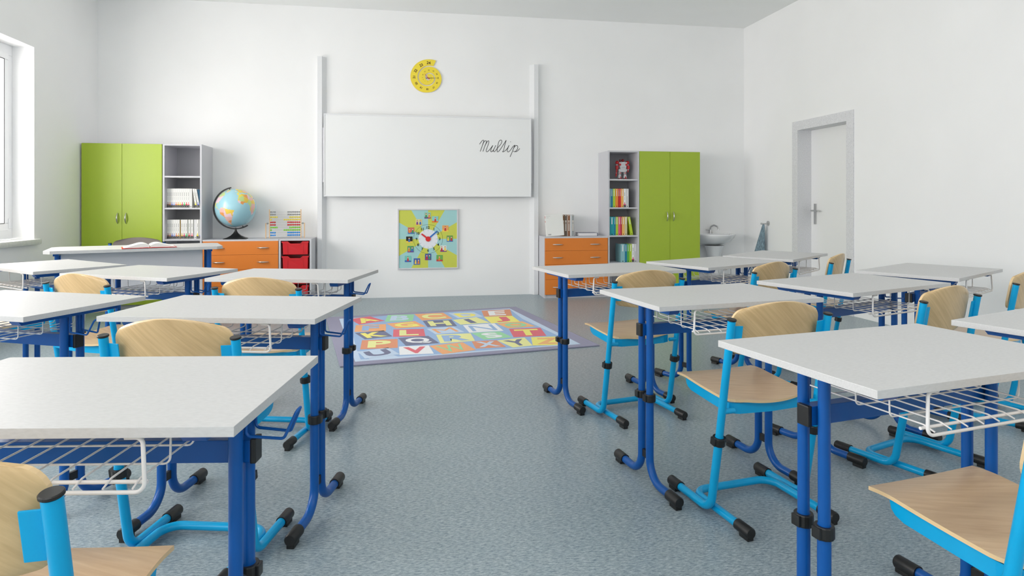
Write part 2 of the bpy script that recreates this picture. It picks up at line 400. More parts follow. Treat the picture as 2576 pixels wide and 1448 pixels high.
# ------------------------------------------------------------------ pupil chair
LEAN = .164
def make_chair(seatm, backm):
    r = empty('school_chair')
    rp = .0138; xp = .207; zt = .737
    ax = Matrix.Rotation(math.atan(LEAN), 4, 'X')
    for sx in (-1, 1):
        x = sx*xp
        p = MB()
        p.tube([(x, -LEAN*.30, .30), (x, -LEAN*(zt-.004), zt-.004)], rp, 22)
        p.tube(fillet([(x, -LEAN*.31, .31), (x, 0, .028), (x, .25, .028)], .062, 10), .0150, 22)
        po = p.build('post', M['sky'], r)
        clamp(x, -LEAN*.295, .295, .0152, sx, ax).build('height_clamp', M['rubber'], po)
        c = MB(); T = Matrix.Translation((x, -LEAN*zt, zt)) @ ax
        c.lathe([(0, .0035), (.0145, .0035), (.0162, .002), (.0162, -.002), (.0, -.002)], 26, T=T, smooth=False); c.build('post_cap', M['rubber'], po)
        foot_cap(1, x, .266, .028, .0192).build('foot_cap', M['rubber'], po)
    # floor loop
    xi = .178
    l = MB(); l.tube(fillet([(-xi, -.17, .027), (-xi, .155, .027), (xi, .155, .027), (xi, -.17, .027)], .062, 10), .0145, 20)
    lo = l.build('floor_loop', M['sky'], r)
    for sx in (-1, 1): foot_cap(-1, sx*xi, -.186, .027, .0192).build('foot_cap', M['rubber'], lo)
    # seat: moulded plywood
    def seat_pt(a, b):          # a -1..1 across, b 0 rear .. 1 front
        hw = .178
        y = -.078 + b*.343
        # rounded rear corners
        rr = .07; d = max(0.0, rr-(b*.343)); 
        hw2 = hw - (rr - math.sqrt(max(0, rr*rr-d*d))) if d > 0 else hw
        x = a*hw2
        if b < .2: y += -.012*(1-a*a)*(1-b/.2)
        if b > .85: y += (.006*(1-a*a))*(b-.85)/.15
        z = .4335 + .028*b + .006*(a*a) - .004*sin(b*pi)
        if b > .80: z -= .009*((b-.80)/.20)**1.7
        return x, y, z
    na, nb = 20, 26; th = .009; s = MB()
    bl = [((i/nb)**1.0) for i in range(nb+1)]
    top = [seat_pt(-1+2*j/na, b) for b in bl for j in range(na+1)]
    bot = [(x, y, z-th) for x, y, z in top]; n1 = na+1
    g = lambda i, j: i*n1+j
    s.add(top, [(g(i, j), g(i, j+1), g(i+1, j+1), g(i+1, j)) for i in range(nb) for j in range(na)], 0, True)
    s.add(bot, [(g(i, j), g(i+1, j), g(i+1, j+1), g(i, j+1)) for i in range(nb) for j in range(na)], 0, True)
    rim = [g(0, j) for j in range(na+1)] + [g(i, na) for i in range(1, nb+1)] + [g(nb, j) for j in range(na-1, -1, -1)] + [g(i, 0) for i in range(nb-1, 0, -1)]
    k = len(rim); s.add([top[i] for i in rim]+[bot[i] for i in rim], [(i, (i+1) % k, k+(i+1) % k, k+i) for i in range(k)], 1, False)
    s.build('seat', [seatm, M['beech']], r)
    # bracket strap under the seat: runs forward on both sides and across the rear
    half = [(-.171, .214, .006), (-.171, .210, .020), (-.171, .200, .030), (-.171, .178, .037), (-.171, .06, .038), (-.171, -.02, .038), (-.165, -.05, .038), (-.13, -.064, .038), (0, -.072, .038)]
    pl = half + [(-x, y, h) for x, y, h in half[-2::-1]]
    b = MB(); vs = []; fs = []; tk = .004
    def zz(y): return .4245 + .028*((y+.078)/.343)
    for x, y, h in pl:
        xi_, yi_ = (x*(1-tk*2/.34), y+(.004 if y < 0 else 0)); zb = zz(y)-h
        vs += [(x, y, zz(y)), (x, y, zb), (xi_, yi_, zb), (xi_, yi_, zz(y))]
    for i in range(len(pl)-1):
        for q in range(4): fs.append((i*4+q, i*4+(q+1) % 4, (i+1)*4+(q+1) % 4, (i+1)*4+q))
    fs += [(0, 1, 2, 3), tuple(len(vs)-4+i for i in range(4))]
    b.add(vs, fs)
    for sx in (-1, 1):
        b.cyl((sx*.160, -.070, .405), (sx*.205, -.070, .405), .010, 10)
    b.build('seat_bracket', M['sky'], r)
    # backrest
    nb, na = 18, 24; bk = MB(); th = .009; zc = .689; hh = .101; hwid = .187
    def bp(a, b):
        t = b                   # -1..1 vertical
        x = a*hwid; z = zc + t*hh
        # arch of top and bottom edges
        arch_t = .7665 + .0245*(1-abs(a)**2.1); arch_b = .604 - .012*(1-abs(a)**2)
        t = math.sin(t*pi/2)
        z = arch_b + (arch_t-arch_b)*(t+1)/2
        # round the corners
        rr = .046; dd = min(arch_t-z, z-arch_b); e = max(0.0, rr-dd)
        x = a*(hwid - (rr - math.sqrt(max(0, rr*rr-e*e))))
        y = -LEAN*z + .018 - .030*(1-a*a) + .006
        return x, y, z
    fr = [bp(-1+2*j/na, -1+2*i/nb) for i in range(nb+1) for j in range(na+1)]; n1 = na+1
    ba = [(x, y+th, z+.0015) for x, y, z in fr]
    bk.add(fr, [(g2, g2+1, g2+1+n1, g2+n1) for i in range(nb) for j in range(na) for g2 in [i*n1+j]], 0, True)
    bk.add(ba, [(g2, g2+n1, g2+1+n1, g2+1) for i in range(nb) for j in range(na) for g2 in [i*n1+j]], 0, True)
    rim = [i for i in range(n1)] + [i*n1+na for i in range(1, nb+1)] + [nb*n1+j for j in range(na-1, -1, -1)] + [i*n1 for i in range(nb-1, 0, -1)]
    k = len(rim); bk.add([fr[i] for i in rim]+[ba[i] for i in rim], [(i, (i+1) % k, k+(i+1) % k, k+i) for i in range(k)], 1, False)
    bk.build('backrest', [backm, M['beech']], r)
    for sx in (-1, 1):
        p = MB(); T = Matrix.Translation((sx*.182, -LEAN*.675+.001, .675)) @ ax @ Matrix.Rotation(sx*R(9), 4, 'Z')
        p.box((0, 0, 0), (.044, .004, .078), 0, .0018, T=T); p.build('backrest_plate', M['sky'], r)
    return r

DESKS = [
 ('L1', -0.6208, 1.4255, -8.22), ('L2', -0.5994, 2.4682, -13.36), ('L3', -0.5818, 3.5609, -14.85),
 ('M2', -1.4947, 2.7168, -24.11), ('M3', -1.4151, 3.8460, -27.53), ('N3', -2.1653, 4.3358, -41.07),
 ('R1', 1.2626, 1.4351, 9.80), ('R2', 1.2515, 2.4795, 8.06), ('R3', 1.1733, 3.5704, 11.40),
 ('S1', 2.1841, 1.6641, 19.10), ('S2', 2.1405, 2.7380, 18.62), ('S3', 2.0081, 3.8673, 24.50),
 ('T3', 2.7416, 4.3233, 37.52), ('T2', 2.9792, 3.1717, 29.03)]
DL = {'L1': 'white school desk at the left frame edge, nearest the camera',
 'L2': 'white school desk left of the aisle, second of three from the camera',
 'L3': 'white school desk left of the aisle, farthest from the camera, before the red trays',
 'M2': 'white school desk cut by the left frame edge, second row from the camera',
 'M3': 'white school desk directly in front of the teacher desk, wire basket under it',
 'N3': 'white school desk farthest left, in front of the window sill corner',
 'R1': 'largest white school desk on the right, nearest the camera, wire basket below',
 'R2': 'white school desk right of the aisle, second of three from the camera',
 'R3': 'white school desk right of the aisle, in front of the orange chest of drawers',
 'S1': 'white school desk at the right frame edge with only one corner showing',
 'S2': 'white school desk in the middle of the right group, before four blue legs',
 'S3': 'white school desk in the back row in front of the right green cupboard',
 'T3': 'white school desk farthest back on the right, below the hanging towel',
 'T2': 'white school desk standing against the bare right wall'}
CL = {'L1': 'wooden school chair with light blue post at the bottom left corner of the photo',
 'L2': 'wooden school chair between the two nearest desks left of the aisle',
 'L3': 'wooden school chair at the farthest left aisle desk, before the red trays',
 'M3': 'wooden school chair with its back in front of the teacher desk',
 'N3': 'wooden school chair mostly cut off by the left frame edge, only its seat showing',
 'R1': 'wooden school chair at the bottom right corner of the photo, large seat showing',
 'R2': 'wooden school chair right of the aisle, nearer one with whole seat and floor loop',
 'R3': 'wooden school chair right of the aisle, farther one, beside the alphabet rug',
 'S2': 'wooden school chair in the right group with its back before the bare wall',
 'S3': 'wooden school chair in the back row, left of the door frame foot',
 'T2': 'wooden school chair half cut off by the right frame edge',
 'T3': 'wooden school chair seen narrow from the side, right before the door frame'}
d0 = make_desk(); c0 = make_chair(M['seatwood'], M['backwood'])
ud = uc = False
for n, x, y, a in DESKS:
    d = d0 if not ud else copy_tree(d0); ud = True
    d.location = (x, y, 0); d.rotation_euler = (0, 0, R(a)); tag(d, DL[n], 'desk', 'school desks in fanned rows')
    if n in CL:
        c = c0 if not uc else copy_tree(c0); uc = True
        dx, dy = .3225*sin(R(a)), -.3225*cos(R(a))
        c.location = (x+dx, y+dy, 0); c.rotation_euler = (0, 0, R(a)); tag(c, CL[n], 'chair', 'school chairs at the desks')

# ------------------------------------------------------------------ teacher desk, chair, book
ta = R(20.2)
def tloc(lx, ly): return (lx*cos(ta)-ly*sin(ta), lx*sin(ta)+ly*cos(ta))
tx, ty = tloc(-.10, 6.525)
t = tag(empty('teacher_desk', (tx, ty, 0), ta), 'wide white teacher desk with grey front panel and blue legs', 'desk')
m = MB(); q = .05
m.prism([(-.66+q, -.305), (.66-q, -.305), (.66, -.305+q), (.66, .305-q), (.66-q, .305), (-.66+q, .305), (-.66, .305-q), (-.66, -.305+q)], .735, .76); m.build('desktop', M['lam'], t)
m = MB(); m.b2(-.55, .50, -.17, -.152, .30, .728); m.build('front_panel', M['greylam'], t)
for sx in (-1, 1):
    for yy in (-.16, .16):
        m = MB(); m.tube([(sx*.565-.01, yy, .02), (sx*.565-.01, yy, .7345)], .02, 16); lo = m.build('leg', M['blue'], t)
        m = MB(); m.cyl((sx*.565-.01, yy, 0), (sx*.565-.01, yy, .03), .023, 16); m.build('foot_cap', M['rubber'], lo)
    m = MB(); m.b2(sx*.565-.03, sx*.565+.01, -.26, .26, .715, .7347); m.build('top_bracket', M['blue'], t)
def tree_mat(o, a, b):
    for ch in o.children: tree_mat(ch, a, b)
tc = make_chair(M['greyplastic'], M['greyplastic']); tc.name = 'teacher_chair'
for ch in tc.children:
    if ch.name.startswith(('seat', 'backrest')) and len(ch.data.materials) > 1: ch.data.materials[1] = M['greyplastic']
    if ch.name.startswith(('backrest_plate', 'post', 'floor')) : pass
for ch in tc.children:
    if ch.name.startswith(('backrest_plate', 'post')): ch.data.materials[0] = M['blue']
tc.location = (-2.72, 7.02, 0); tc.rotation_euler = (0, 0, ta+pi); tc.scale = (1.17, 1, 1.0)
tag(tc, 'grey backed chair behind the teacher desk, in front of the green cupboard', 'chair')
bx, by = tloc(-.02, 6.36)
b = tag(empty('open_book', (bx, by, .7605), ta+R(3)), 'open book with white pages and red cover lying on the teacher desk', 'book')
m = MB(); m.prism([(-.20, -.02), (-.012, .0), (0, -.006), (.012, .0), (.20, -.02)][::-1] if False else [(-.205, .000), (-.014, .004), (0, .000), (.014, .004), (.205, .002), (.205, .005), (.014, .008), (0, .004), (-.014, .008), (-.205, .003)], -.135, .135,
        T=Matrix(((1, 0, 0, 0), (0, 0, -1, 0), (0, 1, 0, 0), (0, 0, 0, 1)))); m.build('cover', M['red'], b)
for sx in (-1, 1):
    m = MB(); n = 14; prof = []
    for i in range(n+1):
        u = i/n; prof.append((sx*(.004+u*.19), .006+.044*(sin(pi*min(1, u*1.05+.08))**.7)*(1-.62*u)+.004*sin(9*u)*(u)))
    bot_ = [(sx*(.194-.19*i/n), .0062) for i in range(n+1)]
    m.prism(prof+bot_, -.128, .128, T=Matrix(((1, 0, 0, 0), (0, 0, -1, 0), (0, 1, 0, 0), (0, 0, 0, 1)))); m.build('pages', M['book'], b)

# ------------------------------------------------------------------ cupboards, shelves, chests
YF_ = YB-.40         # front plane of all cabinets
TK = .018
def bow_handle(T, L=.116):
    m = MB(); pts = []; n = 12
    for i in range(n+1):
        u = -1+2*i/n; pts.append((u*L/2, -.004-.026*(1-u*u), 0))
    rs = [.003+.0045*(1-abs(-1+2*i/n)**2) for i in range(n+1)]
    m.tube(pts, rs, 10, T=T); return m
def cupboard(x0, x1, label, group, hz):
    r = tag(empty('cupboard', ((x0+x1)/2, YB-.2, 0)), label, 'cupboard', group); w = (x1-x0)/2
    m = MB()
    m.b2(-w, w, -.182, .198, 1.782, 1.80); m.b2(-w, -w+TK, -.182, .198, 0, 1.782); m.b2(w-TK, w, -.182, .198, 0, 1.782); m.b2(-w+TK, w-TK, .188, .198, .0, 1.782)
    m.b2(-w+TK, w-TK, -.17, .188, .05, .068); m.b2(-w+TK, w-TK, -.165, -.15, 0, .05)
    m.build('body', M['greylam'], r)
    for sx in (-1, 1):
        a, b_ = (-w+.001, -.0015) if sx < 0 else (.0015, w-.001)
        m = MB(); m.b2(a, b_, -.2, -.183, .045, 1.796, 0, .0012); d = m.build('door', M['green'], r)
        T = Matrix.Translation((sx*.042, -.2, .987)) @ Matrix.Rotation(R(90), 4, 'Y')
        bow_handle(T).build('handle', M['steel'], d)
    return r
GC = 'green two door cupboards'
cupboard(-3.432, -2.630, 'tall green two door cupboard in the left corner behind the teacher desk', GC, 0)
cupboard(2.860, 3.662, 'tall green two door cupboard on the right, beside the washbasin', GC, 0)
def bookcase(x0, x1, label):
    r = tag(empty('bookcase', ((x0+x1)/2, YB-.2, 0)), label, 'shelf', 'narrow grey open bookcases'); w = (x1-x0)/2
    m = MB(); m.b2(-w, w, -.2, .2, 1.782, 1.80); m.b2(-w, -w+TK, -.2, .2, 0, 1.782); m.b2(w-TK, w, -.2, .2, 0, 1.782); m.b2(-w+TK, w-TK, -.18, -.165, 0, .05)
    m.build('body', M['greylam'], r)
    m = MB(); m.b2(-w+TK, w-TK, .188, .196, .05, 1.782); m.build('back_panel', M['greyin'], r)
    for z in (.068, .42, .755, 1.10, 1.45):
        m = MB(); m.b2(-w+TK+.0005, w-TK-.0005, -.196, .187, z-TK, z); m.build('shelf', M['greylam'], r)
    return r
bookcase(-2.622, -2.222, 'narrow grey open bookcase beside the left green cupboard, holding white books')
bookcase(2.456, 2.856, 'narrow grey open bookcase with toy robot and coloured books, beside right green cupboard')
def chest(x0, x1, label):
    r = tag(empty('chest_of_drawers', ((x0+x1)/2, YB-.2, 0)), label, 'chest of drawers', 'orange chests of drawers'); w = (x1-x0)/2
    m = MB(); m.b2(-w, w, -.2, .198, .727, .745); m.b2(-w, -w+TK, -.182, .198, 0, .727); m.b2(w-TK, w, -.182, .198, 0, .727); m.b2(-w+TK, w-TK, .19, .198, 0, .727); m.b2(-w+TK, w-TK, -.175, -.16, 0, .045)
    m.build('body', M['greylam'], r)
    zs = [.0435, .2085, .412, .5755, .735] if False else [.043, .210, .411, .574, .729]
    zs = [.043, .2145, .386, .5575, .729]
    zs = [.043, .2195, .4105, .574, .729] if False else [.043, .2145, .411, .574, .729]
    zs = [.043, .227, .411, .574, .729]
    for i in range(4):
        z0, z1 = zs[i]+.001, zs[i+1]-.001
        m = MB(); m.b2(-w+.004, w-.004, -.2, -.183, z0, z1, 0, .001); d = m.build('drawer', M['orange'], r)
        for hx in (-.235, .235):
            bow_handle(Matrix.Translation((hx, -.2, (z0+z1)/2)) , .125).build('handle', M['steel'], d)
    return r
chest(-2.216, -1.412, 'orange chest of drawers on the left, with globe standing on it')
chest(1.658, 2.454, 'orange chest of four drawers on the right, with standing books on it')
# tray unit
x0, x1 = -1.408, -1.056; w = (x1-x0)/2
r = tag(empty('tray_cabinet', ((x0+x1)/2, YB-.2, 0)), 'low grey cabinet holding red trays, right of the left orange drawers', 'cabinet')
m = MB(); m.b2(-w, w, -.2, .198, .727, .745); m.b2(-w, -w+TK, -.2, .198, 0, .727); m.b2(w-TK, w, -.2, .198, 0, .727); m.b2(-w+TK, w-TK, .19, .198, 0, .727); m.b2(-w+TK, w-TK, -.2, .19, .03, .048)
m.build('body', M['greylam'], r)
for sx in (-1, 1):
    for z in (.694, .528, .362, .196):
        m = MB(); m.b2(sx*(w-TK-.004)-.004, sx*(w-TK-.004)+.004, -.19, .18, z-.004, z+.0); m.build('runner', M['rubber'], r)
TR = ['topmost', 'second from the top', 'third from the top', 'lowest']
tr0 = None
for i, z in enumerate((.722, .556, .390, .224)):
    if tr0 is None:
        o = empty('storage_tray'); tr0 = o
        ww = w-TK-.012; dep = .34
        b_ = MB()
        def ring(wx, y0, y1, zz): return [(-wx, y0, zz), (wx, y0, zz), (wx, y1, zz), (-wx, y1, zz)]
        outer0 = ring(ww-.010, .006, dep-.01, -.148); outer1 = ring(ww-.002 if False else ww-.006, 0, dep, -.012)
        inner0 = ring(ww-.014, .010, dep-.014, -.144); inner1 = ring(ww-.010, .004, dep-.004, -.012)
        # low front lip with a dip for the hand
        b_.add(outer0, [(0, 1, 2, 3)]); b_.add(inner0, [(3, 2, 1, 0)])
        for A_, B_ in ((outer0, outer1), (inner0, inner1)):
            for j in (1, 2, 3):
                b_.add([A_[j], A_[(j+1) % 4], B_[(j+1) % 4], B_[j]], [(0, 1, 2, 3)])
        fw_ = ww-.008
        for yy in (0.0, .004):
            b_.add([(-fw_+.004, yy+.006, -.148), (fw_-.004, yy+.006, -.148), (fw_, yy, -.012), (.080, yy, -.012), (.055, yy, -.034), (-.055, yy, -.034), (-.080, yy, -.012), (-fw_, yy, -.012)], [tuple(range(8))])
        b_.b2(-.088, -.083, -.001, .001, -.135, -.02); b_.b2(.083, .088, -.001, .001, -.135, -.02)
        b_.build('tub', M['red'], o)
        l_ = MB()
        top = [(-ww, 0), (-.080, 0), (-.055, -.024), (.055, -.024), (.080, 0), (ww, 0)]
        low = [(ww, -.016), (.074, -.016), (.050, -.040), (-.050, -.040), (-.074, -.016), (-ww, -.016)]
        l_.prism(top+low, -.006, .010, T=Matrix(((1, 0, 0, 0), (0, 0, -1, 0.004), (0, 1, 0, 0), (0, 0, 0, 1))))
        l_.b2(-ww, -ww+.010, 0, dep, -.008, -.002); l_.b2(ww-.010, ww, 0, dep, -.008, -.002); l_.b2(-ww, ww, dep-.006, dep, -.012, -.002)
        l_.build('rim', M['red'], o)
    else: o = copy_tree(tr0)
    o.location = ((x0+x1)/2, YF_+.008, z-.004)
    tag(o, 'red plastic storage tray, %s in the low grey cabinet' % TR[i], 'tray', 'red trays in the low cabinet')

# ------------------------------------------------------------------ books
def book(x0, x1, zb, h, col, yf, label, group, dep=.17, foot=None, accent=None, title=None, lean=0, blank=False, name='book'):
    r = tag(empty(name, (x0, yf, zb)), label, 'book', group)
    w = x1-x0; m = MB(); c = .0018; g = .0004
    m.b2(g, w-g, 0, .003, 0, h); m.b2(g, g+c, .003, dep, 0, h); m.b2(w-g-c, w-g, .003, dep, 0, h)
    mats = [col, M['black'], accent or M['black'], title or colmat((150, 150, 150))]
    if foot == 'black':
        m.b2(g+.0005, w-g-.0005, -.0004, .0005, .002, .028, 1)
        m.b2(w*.38, w*.62, -.0007, -.0003, .007, .020, 3)
    elif foot == 'mark':
        m.b2(w*.38, w*.66, -.0004, .0005, .008, .018, 1)
    if accent:
        m.b2(g+.001, w-g-.001, -.0004, .0005, .029, .040, 2); m.b2(w*.35, w*.65, -.0004, .0005, .040, .062, 2)
    if title:
        z = h*.93; m.b2(w*.38, w*.60, -.0004, .0005, h*.60, h*.80 if foot == 'black' else h*.9, 3)
        if foot != 'black': m.b2(w*.3, w*.7, -.0004, .0005, h*.925, h*.955, 3)
        else: m.b2(w*.44, w*.56, -.0004, .0005, h*.40, h*.56, 3)
    m.build('cover', mats, r)
    p = MB(); p.b2(g+c+.0002, w-g-c-.0002, .004, dep-.004, .003, h-.003); p.build('pages', M['pages'], r)
    if lean: r.rotation_euler = (0, lean, 0)
    return r
ORD = ['first', 'second', 'third', 'fourth', 'fifth', 'sixth', 'seventh', 'eighth', 'ninth', 'tenth', 'eleventh', 'twelfth', 'thirteenth', 'fourteenth', 'fifteenth']
W_ = M['book']; YBK = YB-.33
ACC = [(120, 60, 60), (200, 120, 60), (110, 120, 200), (160, 170, 220), (220, 130, 90), (222, 170, 60), (224, 204, 40), (214, 40, 90), (60, 190, 90), (214, 30, 50), (236, 120, 140)]
ANAME = ['dark red', 'brown', 'blue', 'pale blue', 'salmon', 'amber', 'yellow', 'crimson', 'green', 'red', 'pink']
e1 = [-2.603, -2.5825, -2.562, -2.5405, -2.519, -2.498, -2.4765, -2.455, -2.434, -2.4125, -2.391, -2.3695]
tcol = colmat((160, 160, 158))
for i in range(11):
    book(e1[i], e1[i+1], 1.1005, .212, W_, YBK, 'white paperback with %s mark, %s from left, upper row of left bookcase' % (ANAME[i], ORD[i]), 'white books on the left upper shelf', foot='black', accent=colmat(ACC[i]), title=tcol)
book(-2.3690, -2.3445, 1.1005, .212, colmat((226, 226, 224)), YBK, 'plain light grey book beside the leaning ones, upper row of left bookcase', 'white books on the left upper shelf', foot='mark')
book(-2.312, -2.293, 1.1005, .211, W_, YBK, 'white paperback with yellow mark leaning left, upper row of left bookcase', 'leaning books on the left upper shelf', foot='black', accent=colmat((236, 222, 40)), title=tcol, lean=R(-7.3))
book(-2.281, -2.263, 1.1005, .209, W_, YBK, 'white paperback with blue mark leaning left, beside the leaning blue book', 'leaning books on the left upper shelf', foot='black', accent=colmat((90, 110, 220)), title=tcol, lean=R(-10))
book(-2.262, -2.2445, 1.1005, .203, colmat((50, 110, 145)), YBK+.02, 'blue book leaning at the right end, upper row of left bookcase', 'leaning books on the left upper shelf', lean=R(-10))
e2 = [-2.602, -2.5815, -2.561, -2.538, -2.516, -2.494, -2.473]
for i in range(6):
    book(e2[i], e2[i+1], .7555, .212, W_, YBK, 'white paperback with %s mark, %s from left, lower row of left bookcase' % (ANAME[i], ORD[i]), 'white books on the left lower shelf', foot='black', accent=colmat(ACC[i]), title=tcol)
for i, (a, b_, k) in enumerate([(-2.460, -2.4365, 5), (-2.4365, -2.414, 7), (-2.414, -2.3915, 8), (-2.383, -2.362, 9), (-2.3565, -2.331, 10)]):
    book(a, b_, .7555, .212, W_, YBK, 'white paperback with %s mark, right half of lower row, left bookcase' % ANAME[k], 'white books on the left lower shelf', foot='black', accent=colmat(ACC[k]), title=tcol)
book(-2.4725, -2.4605, .7555, .205, colmat((190, 150, 20)), YBK+.02, 'thin mustard yellow book between the white ones, left lower shelf', 'white books on the left lower shelf')
book(-2.391, -2.3835, .7555, .200, colmat((50, 130, 60)), YBK+.02, 'thin green book between the white ones, left lower shelf', 'white books on the left lower shelf')
book(-2.323, -2.2985, .7555, .212, colmat((226, 226, 226)), YBK, 'plain light grey white book in the lower shelf of the left bookcase', 'white books on the left lower shelf', foot='mark')
book(-2.298, -2.275, .7555, .212, W_, YBK, 'white paperback with lemon mark, second from the right on the left lower shelf', 'white books on the left lower shelf', foot='black', accent=colmat((236, 222, 40)), title=tcol)
book(-2.268, -2.2415, .7555, .212, W_, YBK, 'white paperback with blue mark, last on the right of the left lower shelf', 'white books on the left lower shelf', foot='black', accent=colmat((90, 110, 220)), title=tcol)
YR = YB-.37; wt = colmat((244, 244, 244))
def row(es, cols, names, zb, h, shelf, group, feet=None):
    for i, (cc, nn) in enumerate(zip(cols, names)):
        ft = (feet or {}).get(i, 'mark')
        book(es[i], es[i+1], zb, h, colmat(cc, .4), YR, '%s book, %s from left, %s of right bookcase' % (nn, ORD[i], shelf), group, foot=ft, title=wt if cc != (240, 240, 240) else tcol, accent=colmat((214, 60, 110)) if ft == 'black' else None, dep=.2)
row([2.487, 2.499, 2.526, 2.558, 2.593, 2.611, 2.631, 2.664, 2.695, 2.731],
    [(150, 206, 210), (30, 128, 160), (178, 208, 50), (236, 140, 50), (190, 34, 30), (220, 30, 40), (238, 178, 90), (240, 240, 240), (206, 206, 206)],
    ['pale teal', 'blue teal', 'lime green', 'orange', 'dark red', 'bright red', 'apricot', 'white with black foot', 'light grey'], 1.1005, .231, 'upper row', 'coloured books in the upper row', {7: 'black'})
row([2.487, 2.542, 2.563, 2.595, 2.624, 2.644, 2.677, 2.712],
    [(20, 160, 170), (30, 120, 160), (178, 208, 50), (226, 90, 130), (190, 40, 50), (238, 190, 100), (214, 200, 160)],
    ['thick teal', 'dark blue', 'lime green', 'pink', 'dark red', 'apricot', 'beige'], .7555, .228, 'middle row', 'coloured books in the middle row')
book(2.7565, 2.7895, .7558, .226, colmat((182, 210, 40), .4), YR, 'lime green book leaning against the others, middle row of the right bookcase', 'coloured books in the middle row', foot='mark', title=wt, lean=R(-10), dep=.2)
row([2.628, 2.680, 2.710, 2.739, 2.771, 2.803, 2.836],
    [(140, 190, 196), (30, 128, 160), (90, 176, 60), (178, 208, 50), (240, 240, 240), (206, 206, 206)],
    ['thick pale teal', 'blue', 'grass green', 'lime green', 'white with black foot', 'light grey'], .4205, .225, 'lowest row', 'coloured books in the lowest row', {4: 'black'})
# books on the right chest
zt = .7455; YC = 7.565
def bigbook(x0, x1, col, label, h=.262, stripe=True):
    r = book(x0, x1, zt, h, col, YC, label, 'thick books on the right chest', dep=.2)
    if stripe:
        m = MB(); w = x1-x0
        for i, (a, b_) in enumerate([(.70, .74), (.645, .69), (.60, .615), (.575, .59), (.25, .29), (.30, .33), (.34, .37), (.38, .42), (.43, .46), (.47, .50), (.51, .555)]):
            m.b2(w*.22, w*.78, -.0006, .0, h*a, h*b_)
        m.b2(w*.25, w*.75, -.0006, 0, h*.955, h*.985)
        m.build('spine_lettering', colmat((224, 216, 206)), r)
    return r
bigbook(1.912, 1.938, colmat((140, 98, 56)), 'brown thick book right behind the white cover, on the right chest')
bigbook(1.939, 1.970, colmat((106, 92, 80)), 'dark grey brown thick book, second spine on the right chest')
bigbook(1.9715, 1.978, colmat((232, 214, 200)), 'thin cream book between the two brown spines', stripe=False)
bigbook(1.979, 2.009, colmat((150, 102, 74)), 'copper brown thick book, third spine on the right chest')
bigbook(2.011, 2.0285, colmat((236, 240, 242)), 'thin white book between brown and silver spines', stripe=False)
bigbook(2.030, 2.061, colmat((158, 162, 162)), 'silver grey thick book at the right end of the standing books')
r = tag(empty('display_book', (1.700, 7.515, zt), R(2)), 'large white book standing with blank cover to the room, beside brown spines', 'book')
m = MB(); m.b2(0, .222, 0, .002, 0, .262); m.b2(0, .222, .028, .030, 0, .262); m.b2(0, .003, .002, .028, 0, .262)
m.b2(.020, .058, -.0006, .0, .012, .027, 1); m.b2(.012, .062, -.0006, 0, .243, .246, 1); m.b2(.014, .04, -.0006, 0, .225, .228, 1)
m.b2(-.0006, 0, .006, .024, .22, .25, 2); m.b2(-.0006, 0, .006, .024, .17, .19, 2)
m.build('cover', [M['book'], colmat((170, 170, 170)), colmat((200, 60, 60))], r)
m = MB(); m.b2(.0035, .218, .0025, .0275, .003, .259); m.build('pages', M['pages'], r)
r.rotation_euler = (R(-4), R(-3.5), R(2))
r.location = (1.702, 7.512, zt+.0)
r = tag(empty('flat_book', (2.115, 7.53, zt), 0), 'thick grey book lying flat at the right end of the right chest', 'book')
m = MB(); m.b2(0, .24, 0, .17, 0, .002); m.b2(0, .24, 0, .17, .038, .040); m.b2(.232, .24, 0, .17, .002, .038); m.build('cover', colmat((96, 98, 118)), r)
m = MB(); m.b2(.001, .231, .002, .168, .0025, .0375); m.build('pages', colmat((226, 224, 226)), r)

